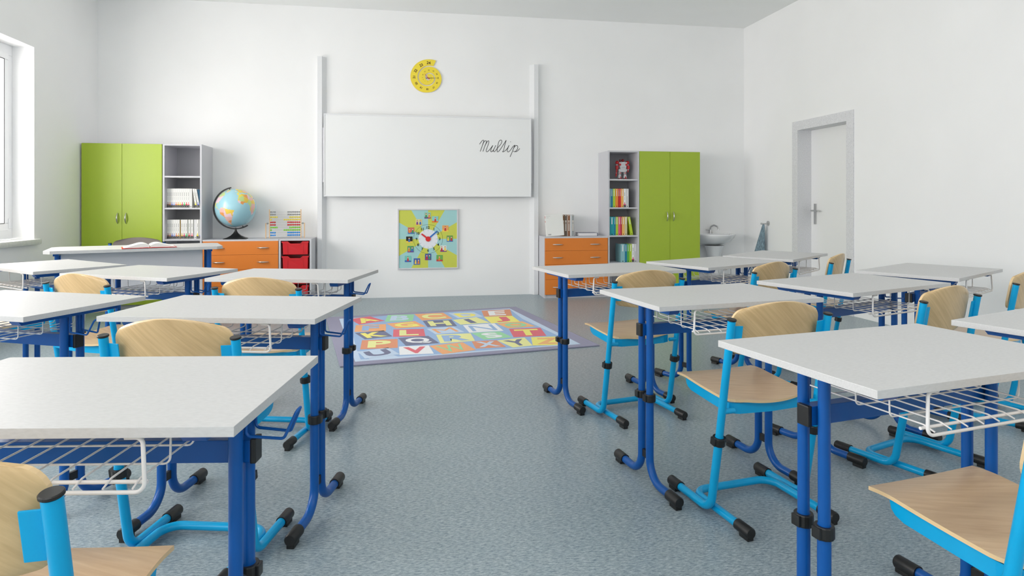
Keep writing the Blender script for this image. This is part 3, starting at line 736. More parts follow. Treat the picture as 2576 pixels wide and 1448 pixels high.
# ------------------------------------------------------------------ toy robot
def robot():
    r = tag(empty('toy_robot', (2.691, YB-.25, 1.4505)), 'red and white toy robot figure standing on the top shelf of the right bookcase', 'toy')
    wh, rd, gy, dk = colmat((214, 214, 216), .35), colmat((200, 40, 48), .35), colmat((170, 170, 178), .4), colmat((120, 12, 20), .35)
    m = MB()
    m.add([(-.052, -.03, .215), (.052, -.03, .215), (.034, -.035, .13), (-.034, -.035, .13), (-.052, .03, .215), (.052, .03, .215), (.034, .03, .13), (-.034, .03, .13)],
          [(0, 1, 2, 3), (4, 7, 6, 5), (0, 4, 5, 1), (3, 2, 6, 7), (0, 3, 7, 4), (1, 5, 6, 2)])
    m.box((0, 0, .112), (.078, .06, .040), 0, .01); m.box((0, -.03, .205), (.05, .02, .03), 0, .006)
    m.box((-.042, -.032, .185), (.024, .018, .026), 1, .004); m.box((.042, -.032, .185), (.024, .018, .026), 1, .004)
    m.b2(-.02, .02, -.038, -.034, .152, .155, 2); m.b2(-.028, .028, -.037, -.034, .144, .147, 2); m.box((.042, 0, .116), (.026, .05, .030), 0, .008); m.box((-.042, 0, .116), (.026, .05, .030), 0, .008)
    m.build('torso', [wh, rd, gy], r)
    m = MB(); m.sphere((.004, -.005, .238), .020, 14, 0, sc=(1, 1, .95)); m.sphere((.004, -.022, .237), .006, 8, 1); m.build('head', [dk, rd], r)
    m = MB(); m.sphere((-.030, 0, .240), .013, 10, 0); m.cyl((-.030, 0, .212), (-.030, 0, .235), .006, 8, 0); m.build('shoulder_pod', dk, r)
    for sx in (-1, 1):
        m = MB(); x = sx*.068
        m.sphere((x, 0, .212), .024, 14, 1); m.cyl((x+sx*.004, 0, .17), (x+sx*.002, 0, .20), .011, 10, 0)
        m.box((x+sx*.006, -.004, .152), (.030, .036, .046), 1, .006)
        if sx > 0:
            m.sphere((x+.006, -.006, .122), .011, 10, 0); m.tube([(x+.006, -.006, .116), (x+.001, -.01, .090)], [.011, .004], 8, 1)
        else:
            m.tube([(x-.006, -.004, .132), (x-.012, -.006, .082)], [.011, .008], 10, 1); m.sphere((x-.013, -.006, .078), .007, 8, 0); m.tube([(x-.013, -.006, .074), (x-.022, -.012, .030)], [.012, .004], 8, 1)
        m.build('arm', [wh, rd], r)
        m = MB(); x = sx*.030
        m.tube([(x, 0, .106), (x+sx*.003, 0, .092), (x+sx*.004, -.004, .062)], [.014, .018, .017], 12, 0); m.cyl((x+sx*.003, -.022, .080), (x+sx*.003, -.016, .080), .010, 14, 1); m.cyl((x+sx*.003, -.0235, .080), (x+sx*.003, -.0215, .080), .005, 10, 0)
        m.tube([(x+sx*.004, 0, .060), (x+sx*.006, 0, .040), (x+sx*.006, 0, .016)], [.016, .022, .021], 12, 0)
        m.add([(x-.004, -.030, .008), (x+.018 if sx > 0 else x+.010, -.030, .008), (x+.004 if sx > 0 else x-.002, -.022, .046), (x-.010, -.002, .008), (x+.022, -.002, .008)], [(0, 1, 2), (0, 2, 3), (1, 4, 2), (0, 3, 4, 1), (2, 4, 3)], 1)
        m.box((x+sx*.005, -.010, .007), (.040, .060, .014), 2, .004); m.build('leg', [wh, rd, dk], r)
robot()

# ------------------------------------------------------------------ whiteboard
r = tag(empty('whiteboard', (.30, YB, 0)), 'wide white writing board hung between two tall grey wall rails', 'whiteboard')
def rail(x_out, x_in, x_wall, name):
    m = MB(); m.prism([(x_out, 0), (x_out, -.062), (x_in, -.062), (x_wall, -.004), (x_wall, 0)], .001, 2.90); return m.build(name, M['rail'], r)
rail(-1.335, -1.283, -1.238, 'guide_rail'); rail(1.350, 1.297, 1.250, 'guide_rail')
x0, x1, z0, z1 = -1.255, 1.249, 1.231, 2.213
m = MB(); m.b2(x0+.012, x1-.012, -.118, -.085, z0+.012, z1-.012); m.build('board_panel', M['board'], r)
m = MB()
for a in ((x0, x1, z0, z0+.014), (x0, x1, z1-.014, z1), (x0, x0+.014, z0+.014, z1-.014), (x1-.014, x1, z0+.014, z1-.014)):
    m.b2(a[0], a[1], -.124, -.078, a[2], a[3], 0, .004)
m.build('board_frame', M['rail'], r)
m = MB()
for xx in (-1.26, 1.26): m.b2(xx-.012, xx+.012, -.079, -.058, 1.4, 2.05)
m.build('slide_carriage', M['greylam'], r)
STROKES = [[[0.897, 1.878], [0.92, 1.909], [0.939, 1.928], [0.951, 1.926], [0.948, 1.907], [0.93, 1.855], [0.907, 1.789]], [[0.93, 1.855], [0.951, 1.904], [0.969, 1.921], [0.982, 1.921], [0.982, 1.901], [0.963, 1.855], [0.94, 1.789]], [[0.963, 1.855], [0.988, 1.904], [1.003, 1.92], [1.014, 1.917], [1.009, 1.886], [0.994, 1.843], [0.982, 1.807], [0.983, 1.79], [1.0, 1.79], [1.031, 1.823], [1.064, 1.867]], [[1.064, 1.867], [1.04, 1.814], [1.038, 1.792], [1.049, 1.788], [1.069, 1.808], [1.101, 1.868]], [[1.101, 1.868], [1.072, 1.808], [1.077, 1.79], [1.089, 1.793], [1.12, 1.833], [1.163, 1.883], [1.177, 1.92], [1.163, 1.935], [1.142, 1.919], [1.129, 1.882], [1.118, 1.827], [1.117, 1.793], [1.129, 1.789], [1.154, 1.815], [1.203, 1.889], [1.231, 1.933]], [[1.231, 1.933], [1.216, 1.884], [1.197, 1.807], [1.182, 1.79]], [[1.182, 1.79], [1.197, 1.79], [1.219, 1.804], [1.247, 1.835], [1.267, 1.872]], [[1.267, 1.872], [1.245, 1.817], [1.247, 1.794], [1.259, 1.789], [1.284, 1.811], [1.315, 1.854], [1.341, 1.876]], [[1.341, 1.876], [1.324, 1.836], [1.303, 1.781], [1.279, 1.728]], [[1.321, 1.83], [1.343, 1.861], [1.365, 1.871], [1.376, 1.855], [1.371, 1.825], [1.352, 1.8], [1.334, 1.793], [1.32, 1.801]], [[1.334, 1.793], [1.362, 1.795], [1.384, 1.813], [1.402, 1.833]], [[1.2835, 1.915], [1.2875, 1.914]]]
def catmull(P, n=5):
    if len(P) < 3: return P
    Q = [P[0]] + P + [P[-1]]; out = []
    for i in range(1, len(Q)-2):
        for k in range(n):
            t = k/n; f = lambda j: .5*(2*Q[i][j]+(-Q[i-1][j]+Q[i+1][j])*t+(2*Q[i-1][j]-5*Q[i][j]+4*Q[i+1][j]-Q[i+2][j])*t*t+(-Q[i-1][j]+3*Q[i][j]-3*Q[i+1][j]+Q[i+2][j])*t**3)
            out.append([f(0), f(1)])
    return out+[P[-1]]
m = MB()
for k, s_ in enumerate(STROKES):
    pts = [(p[0]-.30, -.1185, p[1]) for p in catmull(s_)]
    m.tube(pts, .0033 if k < len(STROKES)-1 else .0045, 6)
m.build('handwriting', M['black'], r)

# ------------------------------------------------------------------ spiral wall clock
def interp(tab, x):
    for (a, va), (b, vb) in zip(tab, tab[1:]):
        if x <= b: return va+(vb-va)*(x-a)/(b-a)
    return tab[-1][1]
def spiral_clock():
    px = .000402   # metres per crop pixel
    r = tag(empty('wall_clock', (.2725, YB, 2.694)), 'yellow spiral shaped wall clock numbered to 24 above the whiteboard', 'clock')
    T = Matrix(((1, 0, 0, 0), (0, 0, -1, 0), (0, 1, 0, 0), (0, 0, 0, 1)))    # local x,y -> wall x,z ; z -> towards the room
    tab = [(-25, 592), (0, 568), (45, 548), (90, 533), (135, 495), (180, 442), (225, 425), (270, 412), (315, 385), (360, 343), (405, 300), (450, 283), (495, 250), (540, 212), (585, 195), (630, 186), (675, 160), (720, 118), (765, 78), (810, 45), (1200, 30)]
    yel, edge = colmat((246, 222, 62), .45), colmat((222, 214, 226), .6)
    m = MB(); n = 150; O = []; I = []
    for i in range(n+1):
        th = -24+(735+24)*i/n; ro = interp(tab, th); ri = max(8, interp(tab, min(th+360, 1190))+36) if th < 600 else 6
        ri = min(ri, ro-8)
        a = R(90+th)
        O.append((ro*px*cos(a), ro*px*sin(a))); I.append((ri*px*cos(a), ri*px*sin(a)))
    for z0, z1, mi, gx in ((.001, .008, 1, 1.012), (.008, .016, 0, 1.0)):
        for i in range(n):
            q = [I[i], O[i], O[i+1], I[i+1]]; q = [(x*gx, y*gx) for x, y in q]
            m.prism(q, z0, z1, mi, T=T)
    m.build('dial', [yel, edge], r, normals=False)
    nums = {24: (940, 345), 23: (715, 425), 22: (545, 600), 21: (500, 800), 20: (570, 990), 19: (710, 1110), 18: (905, 1155), 17: (1085, 1095), 16: (1195, 955), 15: (1225, 800), 14: (1190, 680), 13: (1085, 590), 12: (945, 570), 11: (825, 615), 10: (765, 715), 9: (755, 800), 8: (780, 865), 7: (830, 910), 6: (910, 920), 5: (985, 890), 4: (1022, 842), 3: (1025, 790), 2: (1010, 752), 1: (975, 735)}
    m = MB()
    for k, (x, y) in nums.items():
        dx, dy = (x-922)*px, -(y-808)*px; rr = math.hypot(dx, dy); a = math.atan2(dy, dx)-pi/2
        hgt = min(.036, max(.007, .0355*(k/24)**1.35)); 
        vs, fs, w, h = glyph(str(k), .03); sc = hgt/h
        m.add([(dx+(vx*cos(a)-vy*sin(a))*sc, dy+(vx*sin(a)+vy*cos(a))*sc, .0166) for vx, vy in vs], fs, 0, False, T=T)
    m.build('numerals', colmat((70, 34, 22)), r, normals=False)
    m = MB()
    def hand(a, b, w0, w1, z, mi):
        a, b = Vector(((a[0]-922)*px, -(a[1]-808)*px)), Vector(((b[0]-922)*px, -(b[1]-808)*px)); d = (b-a).normalized(); nn = Vector((-d.y, d.x))
        m.prism([tuple(a-nn*w0), tuple(b-nn*w1), tuple(b+nn*w1), tuple(a+nn*w0)], z, z+.0012, mi, T=T)
    hand((860, 815), (1190, 802), .0045, .0008, .0175, 0); hand((962, 852), (815, 685), .0045, .0009, .019, 1)
    m.cyl((0, 0, .0165), (0, 0, .0208), .004, 12, 1, T=T)
    m.build('hands', [M['black'], colmat((200, 20, 40))], r, normals=False)
spiral_clock()

# ------------------------------------------------------------------ picture clock board
def clock_board():
    r = tag(empty('picture_clock', (.2735, YB, .712)), 'square teaching clock board with blue and yellow rays, picture cards and two hands', 'teaching clock')
    T = Matrix(((1, 0, 0, 0), (0, 0, -1, 0), (0, 1, 0, 0), (0, 0, 0, 1)))
    hw = .37; px = .000676; al, bl, ye = colmat((214, 212, 216), .35), colmat((164, 212, 212), .5), colmat((206, 212, 84), .5)
    m = MB(); m.b2(-hw+.012, hw-.012, -.018, -.002, -hw+.012, hw-.012); m.build('backing', M['greylam'], r)
    m = MB(); t = .016
    for a in ((-hw, hw, -hw, -hw+t), (-hw, hw, hw-t, hw), (-hw, -hw+t, -hw+t, hw-t), (hw-t, hw, -hw+t, hw-t)): m.b2(a[0], a[1], -.028, -.001, a[2], a[3], 0, .003)
    m.build('frame', al, r)
    q = hw-t; m = MB()
    def edge(th):
        x, y = sin(th), cos(th); k = q/max(abs(x), abs(y)); return (x*k, y*k)
    for s_ in range(12):
        a0, a1 = R(30*s_), R(30*(s_+1)); pts = [(0, 0), edge(a0)]
        c = R(45+90*(s_//3)); 
        if a0 < c < a1 and abs(c-a0) > 1e-3: pts.append(edge(c))
        pts.append(edge(a1)); m.flat(pts[::-1], .0185, s_ % 2, T=T)
    def disc(cx, cy, rad, z, mi, n=48): m.flat([(cx+rad*cos(2*pi*i/n), cy+rad*sin(2*pi*i/n)) for i in range(n)], z, mi, T=T)
    disc(0, 0, 175*px, .0192, 2)
    n = 60
    for i in range(n):
        a, b_ = 2*pi*i/n, 2*pi*(i+1)/n; r0, r1 = 261*px, 264.5*px
        m.flat([(r0*cos(a), r0*sin(a)), (r1*cos(a), r1*sin(a)), (r1*cos(b_), r1*sin(b_)), (r0*cos(b_), r0*sin(b_))], .0192, 3, T=T)
    for i in range(12):
        a = R(30*i); d = Vector((sin(a), cos(a))); nn = Vector((d.y, -d.x))*.0011; p0, p1 = d*140*px, d*172*px
        m.flat([tuple(p0-nn), tuple(p1-nn), tuple(p1+nn), tuple(p0+nn)][::-1], .0196, 4, T=T)
        k = 12 if i == 0 else i; vs, fs, w, h = glyph(str(k), .03); sc = .033/h; cx, cy = sin(a)*209*px, cos(a)*209*px
        m.add([(cx+vx*sc, cy+vy*sc, .0197) for vx, vy in vs], fs, 3, False, T=T)
    m.build('dial_print', [ye, bl, colmat((232, 236, 242)), M['black'], colmat((120, 124, 130))], r, normals=False)
    cards = [(685, 305, (150, 205, 180)), (822, 378, (140, 205, 205)), (1008, 545, (238, 166, 96)), (1088, 730, (110, 165, 80)), (972, 912, (228, 232, 226)), (902, 1085, (110, 175, 80)), (695, 1060, (60, 90, 160)), (492, 1140, (50, 100, 180)), (333, 1090, (120, 205, 190)), (380, 915, (80, 160, 110)), (357, 742, (20, 26, 24)), (388, 580, (214, 110, 90)), (528, 430, (222, 214, 150))]
    cols = [(236, 140, 50), (200, 50, 60), (60, 110, 190), (244, 210, 80), (120, 60, 140), (60, 150, 90), (240, 200, 160)]
    rnd = random.Random(5)
    for i, (cx, cy, bgc) in enumerate(cards):
        m = MB(); X, Y = (cx-695)*px, -(cy-733)*px; hh = 57*px
        m.prism([(X-hh, Y-hh), (X+hh, Y-hh), (X+hh, Y+hh), (X-hh, Y+hh)], .0186, .0215, 0, T=T)
        nf = 1 if i in (1, 2, 5, 8, 10) else 2
        m.flat([(X-hh, Y-hh), (X+hh, Y-hh), (X+hh, Y-hh*.55), (X-hh, Y-hh*.4)], .0217, 3, T=T)
        for k in range(nf):
            ox = (k-(nf-1)/2)*hh*.95 + rnd.uniform(-.1, .1)*hh
            m.flat([(X+ox-hh*.34, Y-hh*.75), (X+ox+hh*.34, Y-hh*.75), (X+ox+hh*.2, Y+hh*.2), (X+ox-hh*.2, Y+hh*.2)], .0218+k*.0001, 1+4*k if k else 1, T=T)
            m.flat([(X+ox+hh*.24*cos(a), Y+hh*.46+hh*.27*sin(a)) for a in [2*pi*j/10 for j in range(10)]], .0219, 4, T=T)
            m.flat([(X+ox+hh*.22*cos(a), Y+hh*.38+hh*.2*sin(a)) for a in [2*pi*j/10 for j in range(10)]], .0220, 2, T=T)
        cc = rnd.sample(cols[:6], 4)
        m.build('picture_card', [colmat(bgc), colmat(cc[0]), colmat(cols[6]), colmat(cc[1]), colmat((130, 60, 40)), colmat(cc[2])], r, normals=False)
    def hand(tip, w, mi, z, name, rad):
        m = MB(); d = Vector(tip).normalized(); nn = Vector((-d.y, d.x)); L = Vector(tip).length
        pts = [tuple(-nn*w), tuple(d*L-nn*w*.8)] + [tuple(d*L+nn*w*.8*-cos(a)+d*w*.8*sin(a)) for a in [pi*j/6 for j in range(1, 6)]] + [tuple(d*L+nn*w*.8), tuple(nn*w)]
        m.prism(pts, z, z+.003, 0, T=T)
        m.prism([(rad*cos(2*pi*j/28), rad*sin(2*pi*j/28)) for j in range(28)], z+.0001, z+.0035, 0, T=T)
        m.build(name, mi, r, normals=False)
    hand((158*px, 138*px), 15*px, colmat((42, 112, 196), .4), .0205, 'minute_hand', 30*px)
    hand((-112*px, 88*px), 15*px, colmat((222, 34, 40), .4), .0245, 'hour_hand', 47*px)
clock_board()

# ------------------------------------------------------------------ globe
def inpoly(x, y, P):
    c = False
    for i in range(len(P)):
        (x1, y1), (x2, y2) = P[i], P[i-1]
        if (y1 > y) != (y2 > y) and x < (x2-x1)*(y-y1)/(y2-y1)+x1: c = not c
    return c
LAND = [[(-168, 66), (-156, 71), (-125, 70), (-95, 72), (-80, 73), (-62, 60), (-56, 52), (-66, 44), (-75, 35), (-81, 31), (-80, 25), (-83, 29), (-90, 30), (-97, 26), (-97, 20), (-90, 18), (-87, 21), (-88, 15), (-83, 10), (-78, 8), (-82, 7), (-92, 14), (-105, 20), (-112, 29), (-117, 33), (-124, 40), (-125, 49), (-135, 58), (-152, 60), (-165, 56)],
 [(-78, 8), (-72, 12), (-62, 10), (-50, 1), (-35, -6), (-39, -15), (-48, -27), (-58, -38), (-65, -45), (-68, -54), (-74, -50), (-73, -35), (-70, -18), (-81, -5)],
 [(-55, 60), (-43, 60), (-22, 70), (-20, 80), (-60, 82), (-70, 77), (-55, 70)],
 [(-6, 36), (10, 37), (20, 32), (32, 31), (36, 22), (43, 12), (51, 12), (40, -5), (40, -15), (33, -26), (26, -34), (18, -34), (12, -17), (13, -5), (9, 4), (4, 6), (-8, 4), (-17, 13), (-16, 22), (-10, 30)],
 [(-9, 37), (-9, 43), (-1, 44), (-4, 48), (3, 51), (8, 55), (6, 60), (15, 69), (28, 71), (60, 70), (100, 76), (170, 68), (160, 60), (140, 50), (122, 38), (120, 28), (108, 18), (100, 8), (98, 16), (90, 22), (80, 12), (73, 20), (60, 25), (52, 25), (57, 18), (44, 13), (35, 30), (36, 36), (27, 38), (22, 37), (18, 42), (12, 45), (16, 40), (8, 44), (0, 40), (-5, 36)],
 [(-5, 50), (1, 51), (-2, 58), (-6, 57)], [(114, -22), (130, -12), (142, -11), (153, -27), (147, -38), (130, -32), (116, -35)]]
def globe():
    r = tag(empty('desk_globe', (-1.908, 7.592, .7453)), 'large blue world globe in a black arc stand on the left orange chest', 'globe')
    m = MB()          # concave square foot and column
    prof = [(.138, .0), (.138, .004), (.10, .016), (.06, .036), (.03, .062), (.014, .09), (.009, .125)]
    n = 48
    def ringp(rad, z):
        out = []
        for j in range(n):
            a = 2*pi*j/n; c_, s_ = cos(a), sin(a); k = 1/max(abs(c_), abs(s_)) if rad > .02 else 1.0
            k = k*.85+.15 if rad > .02 else 1; out.append((rad*k*c_*.92, rad*k*s_*.92, z))
        return out
    vs = [p for rad, z in prof for p in ringp(rad, z)]
    m.add(vs, [(i*n+j, i*n+(j+1) % n, (i+1)*n+(j+1) % n, (i+1)*n+j) for i in range(len(prof)-1) for j in range(n)], 0, True); m.add(vs[:n], [tuple(range(n))])
    m.build('foot', M['rubber'], r, rot=(0, 0, R(8)))
    cz = .351; rad = .217; ca = .243
    m = MB(); pts = []                  # flat arc from beyond the upper pole round the left to beyond the lower pole
    for i in range(49):
        a = R(102+(303-102)*i/48); pts.append((ca*cos(a), sin(a)*ca))
    for i in range(48):
        p0, p1 = pts[i], pts[i+1]; k0, k1 = 1.10, 1.10
        m.add([(p0[0], -.011, p0[1]), (p1[0], -.011, p1[1]), (p1[0]*.9, -.011, p1[1]*.9) if False else (p1[0]*(1-.055), -.011, p1[1]*(1-.055)), (p0[0]*(1-.055), -.011, p0[1]*(1-.055)),
               (p0[0], .011, p0[1]), (p1[0], .011, p1[1]), (p1[0]*(1-.055), .011, p1[1]*(1-.055)), (p0[0]*(1-.055), .011, p0[1]*(1-.055))],
              [(0, 1, 2, 3), (7, 6, 5, 4), (0, 4, 5, 1), (3, 2, 6, 7)] + ([(0, 3, 7, 4)] if i == 0 else []) + ([(1, 5, 6, 2)] if i == 47 else []), 0, False)
    for a in (R(107), R(290)): m.cyl((cos(a)*.212, 0, sin(a)*.212), (cos(a)*.236, 0, sin(a)*.236), .005, 10)
    m.build('meridian_arc', M['rubber'], r, loc=(0, 0, cz))
    m = MB(); m.cyl((0, 0, .11), (0, 0, cz-ca*.99), .009, 14); m.build('column', M['rubber'], r)
    m = MB(); NU, NV = 216, 108; lons = [-180+360*i/NU for i in range(NU)]; vs = []
    for j in range(NV+1):
        la = R(-90+180*j/NV)
        for lo in lons: vs.append((rad*cos(la)*cos(R(lo)), rad*cos(la)*sin(R(lo)), rad*sin(la)))
    seeds = [(random.uniform(-180, 180), random.uniform(-58, 75), random.randrange(6)) for _ in range(240)]
    for j in range(NV):
        for i in range(NU):
            lo, la = lons[i]+180/NU, -90+180*(j+.5)/NV; mi = 0
            wob = 2.2*mnoise.noise(Vector((lo*.25, la*.25, 1))), 2.2*mnoise.noise(Vector((lo*.25, la*.25, 7)))
            if any(inpoly(lo+wob[0], la+wob[1], P) for P in LAND):
                s_ = min(seeds, key=lambda q: ((q[0]-lo)*cos(R(la)))**2+(q[1]-la)**2); mi = 1+s_[2]
                if -60 < lo < -35 and -12 < la < 4: mi = 1
                if la > 50 and lo < -50: mi = 3
                if 30 < la < 48 and lo < -60: mi = 4
            elif la < -72: mi = 7
            m.add([], []); m.f.append([j*NU+i, j*NU+(i+1) % NU, (j+1)*NU+(i+1) % NU, (j+1)*NU+i]); m.m.append(mi); m.s.append(True)
    m.v = vs
    o = m.build('ball', [mat('ocean', (164, 212, 226), .25, coat=.3), colmat((240, 206, 84), .3), colmat((238, 190, 180), .3), colmat((196, 222, 150), .3), colmat((236, 206, 216), .3), colmat((240, 226, 90), .3), colmat((238, 160, 90), .3), colmat((232, 236, 238), .3)], r, normals=False)
    o.matrix_local = Matrix.Translation((0, 0, cz)) @ Matrix.Rotation(R(7), 4, 'Z') @ Matrix(((0.5629, 0.7766, -0.2827, 0), (-0.8119, 0.5836, -0.0134, 0), (0.1546, 0.2371, 0.9591, 0), (0, 0, 0, 1)))
globe()

# ------------------------------------------------------------------ abacus
def abacus():
    r = tag(empty('abacus', (-1.381, 7.665, .7452), R(9)), 'wooden bead abacus with ten rows of coloured beads on the left low cabinets', 'abacus')
    wd = colmat((226, 190, 146), .45)
    for sx in (-1, 1):
        m = MB(); m.box((sx*.172, 0, .168), (.011, .020, .334), 0, .003); m.build('frame_post', wd, r)
        m = MB(); m.box((sx*.212, .0, .088), (.011, .02, .176), 0, .003); so = m.build('stand_leg', wd, r)
        m = MB(); m.sphere((sx*.193, 0, .172), .010, 12); m.cyl((sx*.178, 0, .172), (sx*.2065, 0, .172), .003, 8); m.build('pivot_knob', colmat((150, 155, 155), .3), so)
    m = MB(); m.cyl((-.212, 0, .012), (.212, 0, .012), .003, 8); m.build('base_rod', M['steel'], r)
    cols = [(150, 152, 152)]*2+[(232, 214, 70)]*2+[(206, 20, 24)]*2+[(126, 208, 30)]*2+[(20, 140, 226)]*2
    cnt = [(3, 7), (3, 7), (4, 6), (1, 9), (3, 7), (3, 7), (4, 6), (1, 9), (3, 7), (3, 7)]
    bead0 = {}
    for i in range(10):
        z = .304-.0300*i
        m = MB(); m.cyl((-.168, 0, z), (.168, 0, z), .0012, 6); m.build('wire', M['steel'], r)
        x = -.1555
        xs_ = [x+.0208*k for k in range(cnt[i][0])] + [.1555-.0208*k for k in range(cnt[i][1])]
        for xx in xs_:
            if cols[i] not in bead0:
                m = MB(); m.sphere((0, 0, 0), .0102, 12); b0 = m.build('bead', colmat(cols[i], .25), r); bead0[cols[i]] = b0
            else:
                b0 = bead0[cols[i]].copy(); C.objects.link(b0)
            b0.location = (xx, 0, z)
abacus()

# ------------------------------------------------------------------ alphabet rug
def rug():
    RUG = {'A': [[-0.788, 0.82], [-0.585, 0.912], [-0.476, 0.617], [-0.728, 0.496]], 'B': [[-0.405, 0.925], [-0.142, 0.877], [-0.224, 0.515], [-0.483, 0.564]], 'C': [[-0.139, 0.894], [0.16, 0.878], [0.173, 0.517], [-0.132, 0.513]], 'D': [[0.202, 0.828], [0.471, 0.805], [0.49, 0.522], [0.228, 0.514]], 'E': [[0.57, 0.862], [0.885, 0.846], [0.779, 0.471], [0.495, 0.52]], 'F': [[-0.761, 0.479], [-0.489, 0.442], [-0.535, 0.113], [-0.804, 0.167]], 'G': [[-0.481, 0.469], [-0.204, 0.507], [-0.158, 0.198], [-0.433, 0.197]], 'H': [[-0.13, 0.497], [0.147, 0.463], [0.119, 0.13], [-0.149, 0.167]], 'I': [[0.154, 0.444], [0.413, 0.515], [0.456, 0.187], [0.167, 0.185]], 'J': [[0.49, 0.505], [0.779, 0.471], [0.745, 0.147], [0.457, 0.156]], 'K': [[-0.804, 0.117], [-0.55, 0.145], [-0.512, -0.132], [-0.749, -0.18]], 'L': [[-0.461, 0.166], [-0.198, 0.101], [-0.246, -0.213], [-0.513, -0.157]], 'M': [[-0.174, 0.093], [0.082, 0.128], [0.113, -0.152], [-0.148, -0.162]], 'N': [[0.18, 0.151], [0.487, 0.146], [0.457, -0.219], [0.147, -0.201]], 'O': [[0.503, 0.126], [0.77, 0.153], [0.803, -0.123], [0.529, -0.124]], 'P': [[-0.775, -0.205], [-0.488, -0.247], [-0.538, -0.577], [-0.823, -0.538]], 'Q': [[-0.479, -0.215], [-0.221, -0.21], [-0.193, -0.518], [-0.466, -0.53]], 'R': [[-0.148, -0.187], [0.15, -0.228], [0.104, -0.533], [-0.187, -0.531]], 'S': [[0.158, -0.218], [0.414, -0.23], [0.444, -0.502], [0.186, -0.516]], 'T': [[0.53, -0.152], [0.818, -0.197], [0.736, -0.543], [0.451, -0.504]], 'U': [[-0.846, -0.618], [-0.608, -0.542], [-0.557, -0.794], [-0.82, -0.847]], 'V': [[-0.524, -0.54], [-0.291, -0.569], [-0.311, -0.861], [-0.563, -0.82]], 'W': [[-0.291, -0.591], [-0.007, -0.551], [0.022, -0.852], [-0.254, -0.9]], 'X': [[0.072, -0.545], [0.279, -0.571], [0.275, -0.829], [0.033, -0.806]], 'Y': [[0.28, -0.583], [0.535, -0.545], [0.491, -0.853], [0.318, -0.865]], 'Z': [[0.592, -0.552], [0.835, -0.607], [0.774, -0.92], [0.491, -0.853]]}
    pal = {'border': (136, 134, 162), 'lb': (190, 212, 238), 'bl': (142, 176, 220), 'red': (222, 96, 108), 'yel': (246, 234, 110), 'grn': (146, 214, 160), 'org': (240, 164, 108), 'bro': (222, 138, 100), 'pale': (236, 236, 150), 'dark': (100, 104, 136), 'wh': (238, 240, 244), 'or2': (244, 178, 110)}
    keys = list(pal); idx = {k: i for i, k in enumerate(keys)}
    mats = []
    for k in keys: mats.append(mat('rug_'+k, tuple(int(v*.8+250*.2) for v in pal[k]), .95, var=.08, scale=330, bump=.5, bscale=420, spec=.1))
    cc = dict(A=('red', 'yel'), B=('grn', 'lb'), C=('org', 'pale'), D=('lb', 'yel'), E=('bro', 'wh'), F=('org', 'bl'), G=('org', 'yel'), H=('dark', 'pale'), I=('pale', 'dark'), J=('yel', 'red'), K=('dark', 'yel'), L=('red', 'pale'), M=('lb', 'org'), N=('wh', 'bl'), O=('or2', 'grn'), P=('bro', 'pale'), Q=('dark', 'wh'), R=('pale', 'bl'), S=('grn', 'wh'), T=('red', 'yel'), U=('lb', 'dark'), V=('wh', 'red'), W=('org', 'grn'), X=('bro', 'lb'), Y=('pale', 'dark'), Z=('yel', 'or2'))
    m = MB(); m.b2(-1.006, 1.006, -1.006, 1.006, .0005, .010, 0, .003)
    z = .0101
    INNER = [[-0.885, 0.875], [0.902, 0.912], [0.875, -0.927], [-0.895, -0.915]]
    FIELD = [[-0.80, 0.83], [-0.414, 0.904], [0.573, 0.882], [0.885, 0.856], [0.816, 0.265], [0.833, -0.598], [0.771, -0.90], [0.3, -0.878], [-0.271, -0.884], [-0.58, -0.86], [-.70, -.62], [-0.851, -0.596]]
    m.flat(INNER[::-1], z+.0002, idx['lb']); m.flat(FIELD[::-1], z+.0006, idx['bl']); m.flat([[-0.849, -0.646], [-0.787, -0.868], [-0.851, -0.863]][::-1], z+.0006, idx['bl'])
    for k, (TL, TR_, BR, BL) in RUG.items():
        b_, f_ = cc[k]; m.flat([BL, BR, TR_, TL], z+.0010, idx[b_])
        vs, fs, w, h = glyph(k, .0 if k in 'MNW' else .04)
        sw = min(.74, .74*w/max(h, .001)/.78); sw = max(sw, .22 if k == 'I' else .5); out = []
        for vx, vy in vs:
            u, v = .5+vx/w*sw, .5+vy/h*.74
            x = (1-u)*(1-v)*BL[0]+u*(1-v)*BR[0]+u*v*TR_[0]+(1-u)*v*TL[0]; y = (1-u)*(1-v)*BL[1]+u*(1-v)*BR[1]+u*v*TR_[1]+(1-u)*v*TL[1]
            out.append((x, y, z+.0016))
        m.add(out, fs, idx[f_])
    o = m.build('alphabet_rug', mats, normals=False, loc=(.374, 5.68, 0), rot=(0, 0, R(9.6)))
    tag(o, 'square alphabet play rug with coloured letter tiles lying on the grey floor', 'rug')
rug()

